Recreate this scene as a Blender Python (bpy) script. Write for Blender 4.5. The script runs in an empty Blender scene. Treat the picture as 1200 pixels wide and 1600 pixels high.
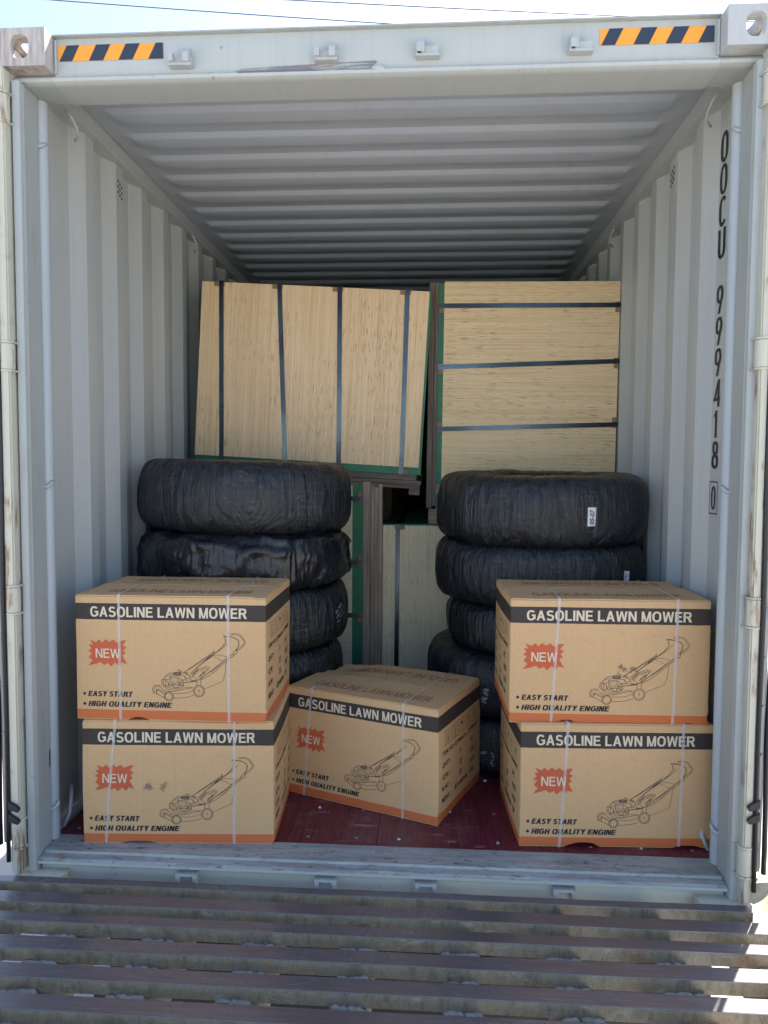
import bpy, bmesh, math, random
from mathutils import Vector, Matrix, noise
random.seed(7)
S = bpy.context.scene
C = S.collection

# ------------------------------------------------------------------ camera
CP = (0.17708, -2.31724, 1.49457); YAW, PITCH, ROLL, FPX = -0.06227, -0.05629, 0.00605, 1136.1
cy, sy, cp_, sp = math.cos(YAW), math.sin(YAW), math.cos(PITCH), math.sin(PITCH)
fw = Vector((sy*cp_, cy*cp_, sp)); rt = Vector((cy, -sy, 0)); up = rt.cross(fw)
cr, sr = math.cos(ROLL), math.sin(ROLL)
rt, up = rt*cr + up*sr, up*cr - rt*sr
cam = bpy.data.cameras.new('camera'); co = bpy.data.objects.new('camera', cam); C.objects.link(co)
M = Matrix((rt, up, -fw)).transposed().to_4x4(); M.translation = Vector(CP); co.matrix_world = M
cam.sensor_fit = 'VERTICAL'; cam.sensor_height = 24; cam.sensor_width = 18
cam.lens = 24*FPX/1600; cam.clip_start = .05; cam.clip_end = 3000
S.camera = co

# ------------------------------------------------------------------ light
AZ = math.atan2(.556, .83); EL = math.radians(56)
w = bpy.data.worlds.new('World'); S.world = w; w.use_nodes = True
nt = w.node_tree; nt.nodes.clear()
sky = nt.nodes.new('ShaderNodeTexSky'); sky.sky_type = 'NISHITA'; sky.sun_disc = False
sky.sun_elevation = EL; sky.sun_rotation = AZ
sky.air_density = 1.0; sky.dust_density = 1.8; sky.ozone_density = 1.5; sky.altitude = 30
bg = nt.nodes.new('ShaderNodeBackground'); bg.inputs[1].default_value = .088
wo = nt.nodes.new('ShaderNodeOutputWorld')
nt.links.new(sky.outputs[0], bg.inputs[0]); nt.links.new(bg.outputs[0], wo.inputs[0])
sl = bpy.data.lights.new('sun', 'SUN'); sl.energy = 4.7; sl.angle = math.radians(.53); sl.color = (1, .955, .88)
so = bpy.data.objects.new('sun', sl); C.objects.link(so)
sd = Vector((math.sin(AZ)*math.cos(EL), math.cos(AZ)*math.cos(EL), math.sin(EL)))
so.rotation_euler = sd.to_track_quat('Z', 'Y').to_euler()
S.view_settings.view_transform = 'Standard'; S.view_settings.look = 'None'
S.view_settings.gamma = 1; S.view_settings.use_curve_mapping = False
S.view_settings.exposure = 2.08
S.render.engine = 'CYCLES'
S.cycles.max_bounces = 10; S.cycles.diffuse_bounces = 6; S.cycles.glossy_bounces = 4

# ------------------------------------------------------------------ node helpers
class NM:
    def __init__(s, name, rough=.5, metal=0, spec=.5):
        s.m = bpy.data.materials.new(name); s.m.use_nodes = True
        s.t = s.m.node_tree; s.t.nodes.clear()
        s.o = s.n('OutputMaterial'); s.b = s.n('BsdfPrincipled')
        s.l(s.b.outputs[0], s.o.inputs[0])
        s.b.inputs['Roughness'].default_value = rough; s.b.inputs['Metallic'].default_value = metal
        s.b.inputs['Specular IOR Level'].default_value = spec
        s.tc = s.n('TexCoord'); s.co = s.tc.outputs['Object']
    def n(s, k): return s.t.nodes.new('ShaderNode'+k)
    def l(s, a, b): s.t.links.new(a, b)
    def setv(s, sock, v):
        if hasattr(v, 'default_value') or hasattr(v, 'is_linked'): s.l(v, sock)
        else: sock.default_value = v
    def mapping(s, sc, co=None, loc=(0,0,0)):
        n = s.n('Mapping'); s.l(co or s.co, n.inputs[0]); n.inputs['Scale'].default_value = sc; n.inputs['Location'].default_value = loc
        return n.outputs[0]
    def noise(s, scale=5, detail=4, rough=.55, co=None, stretch=None, loc=(0,0,0), dist=0):
        c = co or s.co
        if stretch: c = s.mapping(stretch, c, loc)
        n = s.n('TexNoise'); s.l(c, n.inputs['Vector']); n.inputs['Scale'].default_value = scale
        n.inputs['Detail'].default_value = detail; n.inputs['Roughness'].default_value = rough; n.inputs['Distortion'].default_value = dist
        return n.outputs[0]
    def ramp(s, f, stops):
        n = s.n('ValToRGB'); s.l(f, n.inputs[0]); e = n.color_ramp.elements
        while len(e) < len(stops): e.new(.5)
        for q, (p, c) in zip(e, stops):
            q.position = p; q.color = (c, c, c, 1) if isinstance(c, (int, float)) else (*c, 1)
        return n.outputs[0]
    def math(s, op, a, b=0, c=None):
        n = s.n('Math'); n.operation = op; s.setv(n.inputs[0], a); s.setv(n.inputs[1], b)
        if c is not None: s.setv(n.inputs[2], c)
        return n.outputs[0]
    def mix(s, f, a, b, mode='MIX'):
        n = s.n('Mix'); n.data_type = 'RGBA'; n.blend_type = mode
        s.setv(n.inputs[0], f)
        for i, v in ((6, a), (7, b)):
            if isinstance(v, tuple): n.inputs[i].default_value = (*v, 1) if len(v) == 3 else v
            else: s.l(v, n.inputs[i])
        return n.outputs[2]
    def sep(s, co=None):
        n = s.n('SeparateXYZ'); s.l(co or s.co, n.inputs[0]); return n.outputs
    def color(s, c):
        if isinstance(c, tuple): s.b.inputs['Base Color'].default_value = (*c, 1)
        else: s.l(c, s.b.inputs['Base Color'])
        return s
    def bump(s, h, st=.3, d=.005):
        n = s.n('Bump'); s.l(h, n.inputs['Height']); n.inputs['Strength'].default_value = st; n.inputs['Distance'].default_value = d
        s.l(n.outputs[0], s.b.inputs['Normal']); return s
    def rough(s, v): s.setv(s.b.inputs['Roughness'], v); return s

def paint(name, base, rust=.0, rth=(.5, .66), rbt=(.42, .62), rcol=(.22, .085, .035), dirt=.35, rough=.45, streak=True, dark=(.12,.1,.09), bump=.08, scr=.3, low=False):
    m = NM(name, rough)
    big = m.noise(1.7, 5, .6); fine = m.noise(45, 4, .65)
    c = m.mix(m.ramp(big, [(.3, 0), (.75, dirt)]), base, tuple(v*.78 for v in base))
    if streak:
        st = m.noise(1, 4, .6, stretch=(34, 34, 1.3))
        c = m.mix(m.ramp(st, [(.5, 0), (.78, dirt*.9)]), c, tuple(v*f for v, f in zip(base, (.66, .62, .55))))
    sc = m.noise(1, 5, .7, stretch=(9, 9, 26))
    if scr: c = m.mix(m.ramp(sc, [(.66, 0), (.72, scr)]), c, tuple(v*.6 for v in base))
    sp_ = m.noise(22, 3, .6)
    c = m.mix(m.ramp(sp_, [(.72, 0), (.76, .7*min(1, .3+rust))]), c, dark)
    if rust:
        rn = m.noise(1, 6, .7, stretch=(26, 26, 3.2)); rb = m.noise(5, 3, .6)
        f = m.math('MULTIPLY', m.ramp(rn, [(rth[0], 0), (rth[1], 1)]), m.ramp(rb, [(rbt[0], 0), (rbt[1], 1)]))
        c = m.mix(m.math('MULTIPLY', f, min(1, rust)), c, rcol)
    if low:   # cargo scrapes on the lower walls
        z = m.sep()[2]; lo = m.ramp(m.math('MULTIPLY', z, .4), [(.12, 1), (.62, .12)])
        s1 = m.noise(1, 5, .75, stretch=(5, 3.2, 60)); s2 = m.noise(1, 6, .8, stretch=(20, 20, 7), loc=(2, 3, 1))
        c = m.mix(m.math('MULTIPLY', lo, m.ramp(s1, [(.60, 0), (.66, .55)])), c, (.27, .275, .27))
        c = m.mix(m.math('MULTIPLY', lo, m.ramp(s2, [(.64, 0), (.69, .5)])), c, (.20, .16, .13))
    m.color(c); m.bump(m.math('ADD', fine, m.math('MULTIPLY', big, 2.)), bump, .004)
    m.rough(m.ramp(big, [(.3, rough-.08), (.7, rough+.15)]))
    return m.m

GREY = (.50, .535, .53)
M_wall = paint('container_paint_inside', (.50, .52, .51), dirt=.22, rough=.38, low=True)
M_frame = paint('container_frame_paint', (.39, .415, .40), rust=.25, dirt=.3, rough=.42)
M_roof = paint('roof_paint', (.45, .49, .545), rust=.12, dirt=.35, rough=.4, streak=False)
M_pipe = paint('inner_post_paint', (.43, .47, .49), dirt=.12, rough=.42, streak=False, scr=0)
M_cream = paint('cream_hinge_paint', (.55, .53, .43), rust=.8, rth=(.50, .58), rbt=(.48, .58), dirt=.2, rough=.4, streak=False, scr=0)
M_cast = paint('corner_casting_paint', (.50, .475, .44), rust=.9, rth=(.42, .62), rbt=(.30, .55), rcol=(.23, .14, .12), dirt=.4, rough=.5, streak=False)
M_cast2 = paint('clean_corner_casting_paint', (.47, .48, .475), rust=.3, dirt=.4, rough=.5)
M_weld = paint('rough_weld_paint', (.45, .47, .465), rust=.2, dirt=.4, rough=.5, bump=.5)

# header: purple-grey scuff along the lower edge
def header_mat():
    m = NM('header_paint', .42); x, y, z = m.sep()
    base = (.425, .45, .44)
    big = m.noise(1.5, 5, .6); st = m.noise(1, 4, .65, stretch=(60, 5, 1.6)); ny = m.sep(m.n('NewGeometry').outputs['Normal'])[1]; fr = m.math('LESS_THAN', ny, -.5)
    c = m.mix(m.ramp(big, [(.3, 0), (.75, .25)]), base, (.355, .375, .37))
    c = m.mix(m.ramp(st, [(.48, 0), (.8, .35)]), c, (.33, .325, .30))
    sc = m.noise(1, 6, .75, stretch=(3.5, 3, 60)); ed = m.noise(1, 4, .7, stretch=(14, 3, 90), loc=(3, 1, 2))
    mx = m.math('MULTIPLY', m.math('GREATER_THAN', x, m.math('ADD', -.50, m.math('MULTIPLY', ed, .1))), m.math('LESS_THAN', x, m.math('ADD', m.math('MULTIPLY', ed, .05), -.03)))
    zt = m.math('ADD', 2.7695, m.math('MULTIPLY', m.math('MULTIPLY', m.math('ADD', x, .62), .036), 1))
    mz = m.math('LESS_THAN', z, m.math('ADD', zt, m.math('MULTIPLY', ed, .012)))
    mz2 = m.math('GREATER_THAN', z, 2.7605)
    f = m.math('MULTIPLY', m.math('MULTIPLY', mx, mz), m.math('MULTIPLY', mz2, m.ramp(sc, [(.36, 0), (.46, .85)])))
    c = m.mix(f, c, (.15, .135, .16))
    f2 = m.math('MULTIPLY', m.math('MULTIPLY', fr, m.math('LESS_THAN', z, 2.772)), m.ramp(ed, [(.6, 0), (.68, .5)]))
    c = m.mix(f2, c, (.25, .235, .25))
    sp_ = m.noise(30, 2, .5); c = m.mix(m.ramp(sp_, [(.74, 0), (.77, .6)]), c, (.2, .14, .1))
    m.color(c).bump(m.math('ADD', m.noise(40, 4, .6), m.math('MULTIPLY', f, 1)), .12, .004)
    return m.m
M_header = header_mat()

def sill_mat():
    m = NM('worn_sill_steel', .45); base = (.36, .375, .36)
    big = m.noise(2.2, 6, .7, stretch=(1.2, 6, 6)); sc = m.noise(1, 6, .75, stretch=(4, 34, 34)); sc2 = m.noise(1, 5, .7, stretch=(40, 7, 7))
    c = m.mix(m.ramp(big, [(.38, 0), (.60, .85)]), base, (.29, .29, .285))
    c = m.mix(m.ramp(sc, [(.47, 0), (.60, .75)]), c, (.20, .20, .205))
    c = m.mix(m.ramp(sc2, [(.66, 0), (.72, .25)]), c, (.12, .11, .10))
    sp_ = m.noise(1, 6, .8, stretch=(22, 50, 70)); c = m.mix(m.ramp(sp_, [(.57, 0), (.63, .9)]), c, (.07, .055, .05)); c = m.mix(m.ramp(m.noise(1, 6, .8, stretch=(11, 22, 22), loc=(3, 1, 0)), [(.56, 0), (.64, .35)]), c, (.55, .57, .55))
    rn = m.noise(7, 5, .7); c = m.mix(m.ramp(rn, [(.64, 0), (.72, .6)]), c, (.27, .13, .07))
    nz = m.sep(m.n('NewGeometry').outputs['Normal'])[2]; up_ = m.ramp(nz, [(.2, 0), (.6, 1)])
    fc = m.mix(m.ramp(big, [(.35, 0), (.7, .5)]), (.45, .47, .43), (.36, .37, .335)); fc = m.mix(m.ramp(m.noise(1, 6, .75, stretch=(12, 12, 6)), [(.62, 0), (.68, .6)]), fc, (.24, .16, .10))
    c = m.mix(up_, fc, c)
    m.color(c).bump(m.math('ADD', big, sc), .25, .004).rough(m.ramp(sc, [(.3, .35), (.7, .6)]))
    return m.m
M_sill = sill_mat()

def floor_mat():
    m = NM('maroon_film_plywood', .4)
    g = m.noise(1, 4, .65, stretch=(70, 3.2, 3)); g2 = m.noise(1, 3, .6, stretch=(190, 6, 5), loc=(4, 2, 0)); big = m.noise(3.5, 5, .65)
    c = m.mix(m.ramp(g, [(.35, 0), (.65, 1)]), (.105, .012, .024), (.16, .025, .038))
    c = m.mix(m.ramp(g2, [(.5, 0), (.68, .75)]), c, (.028, .006, .012))
    c = m.mix(m.ramp(big, [(.5, 0), (.75, .35)]), c, (.24, .16, .16))
    sc = m.noise(1, 5, .75, stretch=(6, 30, 5)); c = m.mix(m.ramp(sc, [(.60, 0), (.67, .5)]), c, (.34, .27, .27))
    m.color(c).bump(m.math('ADD', g, g2), .35, .003).rough(m.ramp(big, [(.3, .3), (.7, .5)]))
    return m.m
M_floor = floor_mat()

def bar_mat(name):
    m = NM(name, .32)
    sc = m.noise(1, 7, .75, stretch=(5, 90, 90)); sc2 = m.noise(1, 6, .8, stretch=(42, 36, 36)); big = m.noise(2.5, 5, .65)
    fine = m.noise(190, 3, .8); tick = m.noise(1, 3, .6, stretch=(14, 260, 260)); tick2 = m.noise(1, 3, .6, stretch=(230, 26, 26), loc=(2, 2, 2))
    n = m.n('NewGeometry'); nz = m.sep(n.outputs['Normal'])[2]
    ft = m.ramp(nz, [(.45, 0), (.7, 1)])
    ct = m.mix(m.ramp(sc, [(.35, 0), (.68, .85)]), (.155, .132, .136), (.235, .212, .22))
    ct = m.mix(m.ramp(big, [(.45, 0), (.62, .6)]), ct, (.14, .108, .108))
    ct = m.mix(m.ramp(sc2, [(.62, 0), (.70, .35)]), ct, (.22, .21, .21))
    ct = m.mix(m.ramp(tick, [(.64, 0), (.70, .6)]), ct, (.36, .35, .36)); ct = m.mix(m.ramp(tick2, [(.69, 0), (.74, .5)]), ct, (.30, .29, .30))
    ct = m.mix(m.ramp(fine, [(.66, 0), (.76, .4)]), ct, (.05, .04, .04))
    cf = m.mix(m.ramp(sc2, [(.38, 0), (.62, 1)]), (.36, .305, .205), (.28, .23, .155))
    cf = m.mix(m.ramp(m.noise(1, 7, .8, stretch=(38, 20, 9)), [(.48, 0), (.62, .75)]), cf, (.17, .125, .085))
    cf = m.mix(m.ramp(m.noise(1, 6, .8, stretch=(7, 7, 4), loc=(5, 5, 5)), [(.54, 0), (.64, .65)]), cf, (.34, .205, .11))
    cf = m.mix(m.ramp(m.noise(1, 5, .8, stretch=(13, 13, 30), loc=(1, 2, 5)), [(.58, 0), (.64, .7)]), cf, (.42, .39, .33))
    cf = m.mix(m.ramp(fine, [(.56, 0), (.66, .7)]), cf, (.07, .05, .035))
    m.color(m.mix(ft, cf, ct)).bump(m.math('ADD', sc, m.math('ADD', sc2, m.math('MULTIPLY', fine, .4))), .16, .0015)
    m.l(m.math('MULTIPLY', ft, .45), m.b.inputs['Metallic'])
    m.rough(m.ramp(big, [(.3, .24), (.7, .36)]))
    return m.m
M_bar = bar_mat('worn_ramp_steel')
def simple(name, col, rough=.5, metal=0, var=.25, scale=20, bump=.1, spec=.5):
    m = NM(name, rough, metal, spec); f = m.noise(scale, 4, .6)
    m.color(m.mix(m.ramp(f, [(.3, 0), (.7, var)]), col, tuple(v*.45 for v in col))).bump(f, bump, .003)
    return m.m
M_edge = simple('bar_edge_highlight', (.38, .36, .34), .3, .9, .5, 60)  # bright metal for the highlight line on the crossbars
M_beam = simple('ramp_beam_grey', (.30, .29, .265), .7, 0, .6, 30, .5)
M_dark = simple('dark_chassis_steel', (.035, .035, .04), .6)
M_chas_red = simple('red_chassis_paint', (.10, .015, .015), .6)
M_rubber = simple('black_rubber', (.012, .014, .018), .42, 0, .3, 30, .2)
M_rubber2 = simple('tyre_rubber', (.02, .02, .02), .8)
M_alu = simple('retainer_strip_metal', (.30, .30, .32), .4, .6, .5, 14)
M_strapsteel = None
def strap_mat():
    m = NM('sky_sheen_steel_strap', .3, .85)
    f = m.noise(1, 3, .5, stretch=(3, 3, 1.5))
    m.color(m.mix(m.ramp(f, [(.38, 0), (.62, 1)]), (.075, .085, .105), (.19, .25, .29))).rough(m.ramp(f, [(.3, .35), (.7, .22)]))  # lighter teal patches put sky reflections into the strap colour
    return m.m
M_steel = strap_mat()
M_green = simple('green_edge_paint', (.018, .19, .095), .5, 0, .5, 25, .2)
M_card = simple('brown_edge_protector', (.30, .19, .10), .8, 0, .4, 40)
M_screw = simple('screw_head', (.42, .38, .38), .35, .6)
M_letterblack = simple('black_stencil_paint', (.012, .016, .022), .45, 0, .1)
M_orange = simple('hazard_orange', (.90, .36, .035), .4, 0, .1, 8, .02)
M_hblack = simple('hazard_black', (.03, .04, .065), .4, 0, .1, 8, .02)
M_white = simple('white_label_paper', (.72, .73, .74), .6, 0, .05)
M_marker = simple('white_marker', (.55, .57, .60), .6, 0, .05)
M_ink = simple('pen_ink', (.03, .03, .05), .6)
M_tar_hole = simple('tar_and_hole_shade', (.02, .025, .035), .6)  # tar marks, and the painted shade of the vent holes

def ply_mat(name, a, b, seed):
    m = NM(name, .68)
    g = m.noise(1, 3, .6, stretch=(150, 20, 1.6), loc=(seed, 0, 0)); g3 = m.noise(1, 3, .6, stretch=(45, 10, .8), loc=(seed*2, 0, 3))
    d = m.noise(1, 2, .5, stretch=(330, 20, 13), loc=(seed, 5, 1)); dm = m.noise(4.5, 4, .6, loc=(seed, 1, 1), stretch=(1, 1, .6))
    big = m.noise(2.6, 4, .6)
    c = m.mix(m.ramp(g3, [(.35, 0), (.65, 1)]), a, b)
    c = m.mix(m.ramp(g, [(.48, 0), (.66, .6)]), c, tuple(v*f for v, f in zip(a, (.68, .58, .46))))
    f = m.math('MULTIPLY', m.ramp(d, [(.60, 0), (.66, 1)]), m.ramp(dm, [(.40, .15), (.58, .9)]))
    c = m.mix(f, c, (.15, .085, .04))
    c = m.mix(m.ramp(big, [(.4, 0), (.8, .3)]), c, tuple(v*.8 for v in b))
    kn = m.n('TexVoronoi'); m.l(m.mapping((4, 4, 3), loc=(seed, 0, 0)), kn.inputs['Vector']); kn.inputs['Scale'].default_value = 1
    c = m.mix(m.ramp(kn.outputs['Distance'], [(.015, .9), (.035, 0)]), c, (.05, .02, .01))
    m.color(c).bump(m.math('SUBTRACT', g, f), .35, .003)
    return m.m
M_ply = [ply_mat('pale_poplar_veneer', (.90, .67, .42), (.82, .58, .33), 1.3),
         ply_mat('golden_poplar_veneer', (.86, .665, .40), (.79, .58, .33), 7.7),
         ply_mat('cream_poplar_veneer', (.84, .73, .50), (.77, .66, .44), 4.1)]
def wood_mat(name, a, b):
    m = NM(name, .75); g = m.noise(1, 5, .7, stretch=(5, 60, 60)); g2 = m.noise(1, 4, .7, stretch=(3, 220, 220))
    c = m.mix(m.ramp(g, [(.35, 0), (.65, 1)]), a, b); c = m.mix(m.ramp(g2, [(.5, 0), (.6, .6)]), c, tuple(v*.3 for v in b))
    m.color(c).bump(g2, .5, .004); return m.m
M_skid_dark = wood_mat('dark_skid_wood', (.22, .165, .125), (.13, .10, .078))
M_skid = wood_mat('weathered_skid_wood', (.46, .345, .255), (.29, .22, .165))

def tyre_mat():
    m = NM('black_wrapping_film', .3, 0, .6)
    u = m.n('UVMap').outputs[0]
    s1 = m.noise(1, 8, .75, co=m.mapping((16, 5, 1), u)); s2 = m.noise(1, 9, .82, co=m.mapping((7, 90, 1), u), dist=.3)
    s3 = m.noise(1, 9, .82, co=m.mapping((120, 7, 1), u), dist=.3); big = m.noise(3.2, 4, .6); big2 = m.noise(4.4, 4, .6, loc=(3, 3, 3), stretch=(1, 1, 1))
    k = m.mix(m.ramp(s1, [(.42, 0), (.64, .7)]), (.004, .0055, .009), (.013, .016, .022))
    l2 = m.math('MULTIPLY', m.ramp(s2, [(.555, 0), (.59, .95), (.62, .05)]), m.ramp(big, [(.36, 0), (.6, 1)]))
    l3 = m.math('MULTIPLY', m.ramp(s3, [(.57, 0), (.60, .95), (.63, .05)]), m.ramp(big2, [(.42, 0), (.62, 1)]))
    k = m.mix(m.math('MULTIPLY', l2, .75), k, (.12, .125, .135)); k = m.mix(m.math('MULTIPLY', l3, .85), k, (.14, .145, .155))
    s4 = m.noise(1, 5, .7, co=m.mapping((48, 2.2, 1), u), dist=1.4); s5 = m.noise(1, 5, .7, co=m.mapping((9, 7, 1), u), dist=2.5)
    fl = m.noise(8, 5, .6, dist=2.0, stretch=(1, 1, .45))
    h = m.math('ADD', m.math('ADD', m.math('MULTIPLY', s4, .5), m.math('MULTIPLY', fl, 1.6)), m.math('ADD', m.math('MULTIPLY', s1, .25), m.math('ADD', m.math('MULTIPLY', s2, .14), m.math('MULTIPLY', s3, .16))))
    m.color(k).bump(h, .8, .014).rough(m.ramp(s1, [(.36, .22), (.62, .42)]))
    m.b.inputs['Coat Weight'].default_value = .0; m.b.inputs['Coat Roughness'].default_value = .18
    m.b.inputs['Specular IOR Level'].default_value = .6
    return m.m
M_tyre = tyre_mat()
def film_mat():
    m = NM('loose_black_film', .26, 0, .5); f = m.noise(6, 5, .6, dist=1.2)
    m.color(m.mix(m.ramp(f, [(.4, 0), (.7, .6)]), (.008, .009, .012), (.035, .036, .042))).bump(m.noise(7, 5, .6, dist=2.2), .5, .012)
    return m.m
M_film = film_mat()

# cardboard: kraft with printed bands given by the box's own height
KRAFT = (.70, .43, .21)
def kraft_nodes(m):
    big = m.noise(3, 4, .6); fine = m.noise(260, 3, .7); fib = m.noise(1, 3, .6, stretch=(12, 12, 300)); mid = m.noise(70, 3, .7)
    flute = m.noise(1, 2, .5, stretch=(95, 95, .6))
    c = m.mix(m.ramp(big, [(.3, 0), (.75, .35)]), KRAFT, tuple(v*f for v, f in zip(KRAFT, (.86, .83, .78))))
    c = m.mix(m.ramp(fine, [(.45, 0), (.7, .3)]), c, tuple(v*.62 for v in KRAFT))
    c = m.mix(m.ramp(mid, [(.4, 0), (.75, .22)]), c, tuple(v*.7 for v in KRAFT))
    c = m.mix(m.ramp(flute, [(.55, 0), (.75, .14)]), c, tuple(v*.68 for v in KRAFT))
    oi = m.n('ObjectInfo').outputs['Random']
    c = m.mix(m.math('MULTIPLY', oi, .16), c, (.50, .33, .17))
    st = m.noise(1, 6, .8, stretch=(5, 5, 9), dist=.6); c = m.mix(m.ramp(st, [(.60, 0), (.68, .22)]), c, (.36, .25, .14))
    lt = m.noise(1, 6, .85, stretch=(30, 30, 5), loc=(3, 3, 3)); c = m.mix(m.ramp(lt, [(.66, 0), (.72, .35)]), c, (.80, .62, .42))
    return c, m.math('ADD', m.math('MULTIPLY', fib, .4), m.math('ADD', m.math('MULTIPLY', flute, .7), m.math('MULTIPLY', big, 1.2)))
def carton_mat(name, H):
    m = NM(name, .72); c, h = kraft_nodes(m)
    z = m.sep()[2]
    e = m.math('MULTIPLY', m.math('SUBTRACT', m.noise(40, 2, .5), .5), .002)
    zz = m.math('ADD', z, e)
    fb = m.math('MULTIPLY', m.math('GREATER_THAN', zz, H*(1-.187)), m.math('LESS_THAN', zz, H*(1-.056)))
    wear = m.ramp(m.noise(1, 6, .8, stretch=(16, 16, 60)), [(.66, 0), (.72, .55)])
    fb = m.math('SUBTRACT', fb, m.math('MULTIPLY', fb, wear))
    fo = m.math('MULTIPLY', m.math('LESS_THAN', zz, H*.083), m.math('GREATER_THAN', zz, H*.010))
    c = m.mix(m.math('MULTIPLY', fb, .96), c, (.022, .020, .022))
    c = m.mix(m.math('MULTIPLY', fo, .93), c, (.60, .135, .035))
    m.color(c).bump(h, .22, .0025); return m.m
def kraft_plain(name):
    m = NM(name, .72); c, h = kraft_nodes(m); m.color(c).bump(h, .22, .0025); return m.m
HB = .441
M_carton = carton_mat('printed_cardboard', HB)
M_kraft = kraft_plain('plain_cardboard')
M_kl = simple('cream_print', (.74, .61, .44), .7, 0, .1)
M_redprint = simple('red_orange_print', (.60, .115, .04), .7, 0, .15, 90)
M_fadered = simple('faded_red_print', (.42, .16, .10), .75, 0, .5, 120)
M_bprint = simple('black_print', (.025, .022, .022), .7, 0, .15, 90)
M_line = simple('brown_line_print', (.085, .06, .04), .7, 0, .15, 90)
M_smear = simple('grey_scuff', (.23, .17, .11), .8)
def plastic_strap():
    m = NM('white_plastic_strap', .35); m.color((.80, .77, .76))
    m.b.inputs['Alpha'].default_value = .40
    return m.m
M_pp = plastic_strap()
def concrete():
    m = NM('pale_concrete', .85); a = m.noise(.6, 6, .65); b = m.noise(14, 5, .7)
    c = m.mix(m.ramp(a, [(.3, 0), (.7, 1)]), (.40, .385, .36), (.33, .32, .30)); c = m.mix(m.ramp(b, [(.5, 0), (.75, .4)]), c, (.3, .29, .27))
    br = m.n('TexBrick'); m.l(m.mapping((.25, .25, .25)), br.inputs['Vector']); br.offset = 0; br.inputs['Scale'].default_value = 1
    br.inputs['Mortar Size'].default_value = .006; br.inputs['Color1'].default_value = br.inputs['Color2'].default_value = (0,0,0,1); br.inputs['Mortar'].default_value = (1,1,1,1)
    br.inputs['Brick Width'].default_value = 1; br.inputs['Row Height'].default_value = 1
    c = m.mix(m.math('MULTIPLY', br.outputs[0], .6), c, (.16, .15, .14))
    m.color(c).bump(b, .3, .01); return m.m
M_ground = concrete()

# ------------------------------------------------------------------ object helpers
def thing(name, label, cat, loc=(0,0,0), rot=(0,0,0), group=None):
    o = bpy.data.objects.new(name, None); C.objects.link(o); o.location = loc; o.rotation_euler = rot
    o.empty_display_size = .1; o['label'] = label; o['category'] = cat
    if group: o['group'] = group
    return o
def link(name, me, parent=None, **props):
    o = bpy.data.objects.new(name, me); C.objects.link(o)
    if parent: o.parent = parent
    for k, v in props.items(): o[k] = v
    return o
def obj(name, bm, mat, parent=None, smooth=False, bevel=0, loc=None, rot=None, **props):
    if bevel:
        bmesh.ops.bevel(bm, geom=[e for e in bm.edges if e.is_manifold and e.calc_face_angle(0) > .6], offset=bevel, segments=2, affect='EDGES', clamp_overlap=True)
    bmesh.ops.recalc_face_normals(bm, faces=bm.faces)
    me = bpy.data.meshes.new(name); bm.to_mesh(me); bm.free()
    for mm in (mat if isinstance(mat, (list, tuple)) else [mat]): me.materials.append(mm)
    if smooth:
        for p in me.polygons: p.use_smooth = True
        if smooth != True: me.set_sharp_from_angle(angle=smooth)
    o = link(name, me, parent, **props)
    if loc: o.location = loc
    if rot: o.rotation_euler = rot
    return o
def pyobj(name, vs, fs, mat, parent=None, smooth=False, **props):
    me = bpy.data.meshes.new(name); me.from_pydata([tuple(v) for v in vs], [], fs); me.materials.append(mat)
    if smooth:
        for p in me.polygons: p.use_smooth = True
    return link(name, me, parent, **props)
def add_box(bm, x0, x1, y0, y1, z0, z1, mat=0, M=None):
    vs = [bm.verts.new((M @ Vector(p)) if M else p) for p in ((x0,y0,z0),(x1,y0,z0),(x1,y1,z0),(x0,y1,z0),(x0,y0,z1),(x1,y0,z1),(x1,y1,z1),(x0,y1,z1))]
    for f in ((0,3,2,1),(4,5,6,7),(0,1,5,4),(1,2,6,5),(2,3,7,6),(3,0,4,7)):
        q = bm.faces.new([vs[i] for i in f]); q.material_index = mat
    return vs
def bx(*a):
    bm = bmesh.new(); add_box(bm, *a); return bm
def add_tube(bm, pts, r, n=10, cap=True):
    pts = [Vector(p) for p in pts]; rings = []
    rr = r if isinstance(r, (list, tuple)) else [r]*len(pts)
    u = None
    for i, p in enumerate(pts):
        t = (pts[min(i+1, len(pts)-1)] - pts[max(i-1, 0)]).normalized()
        if u is None: u = t.orthogonal().normalized()
        u = (u - t*u.dot(t)).normalized(); v = t.cross(u)
        rings.append([bm.verts.new(p + (u*math.cos(2*math.pi*k/n) + v*math.sin(2*math.pi*k/n))*rr[i]) for k in range(n)])
    for a, b in zip(rings, rings[1:]):
        for k in range(n): bm.faces.new((a[k], a[(k+1) % n], b[(k+1) % n], b[k]))
    if cap: bm.faces.new(rings[0][::-1]); bm.faces.new(rings[-1])
def tube(pts, r, n=10):
    bm = bmesh.new(); add_tube(bm, pts, r, n); return bm
def prism(pts, axis, a, b):
    """closed 2-D outline swept between a and b along axis; outline in the two other axes"""
    bm = bmesh.new()
    def P(p, t): return {'x': (t, p[0], p[1]), 'y': (p[0], t, p[1]), 'z': (p[0], p[1], t)}[axis]
    A = [bm.verts.new(P(p, a)) for p in pts]; B = [bm.verts.new(P(p, b)) for p in pts]
    bm.faces.new(A); bm.faces.new(B[::-1])
    for i in range(len(pts)):
        j = (i+1) % len(pts); bm.faces.new((A[i], B[i], B[j], A[j]))
    return bm
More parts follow.
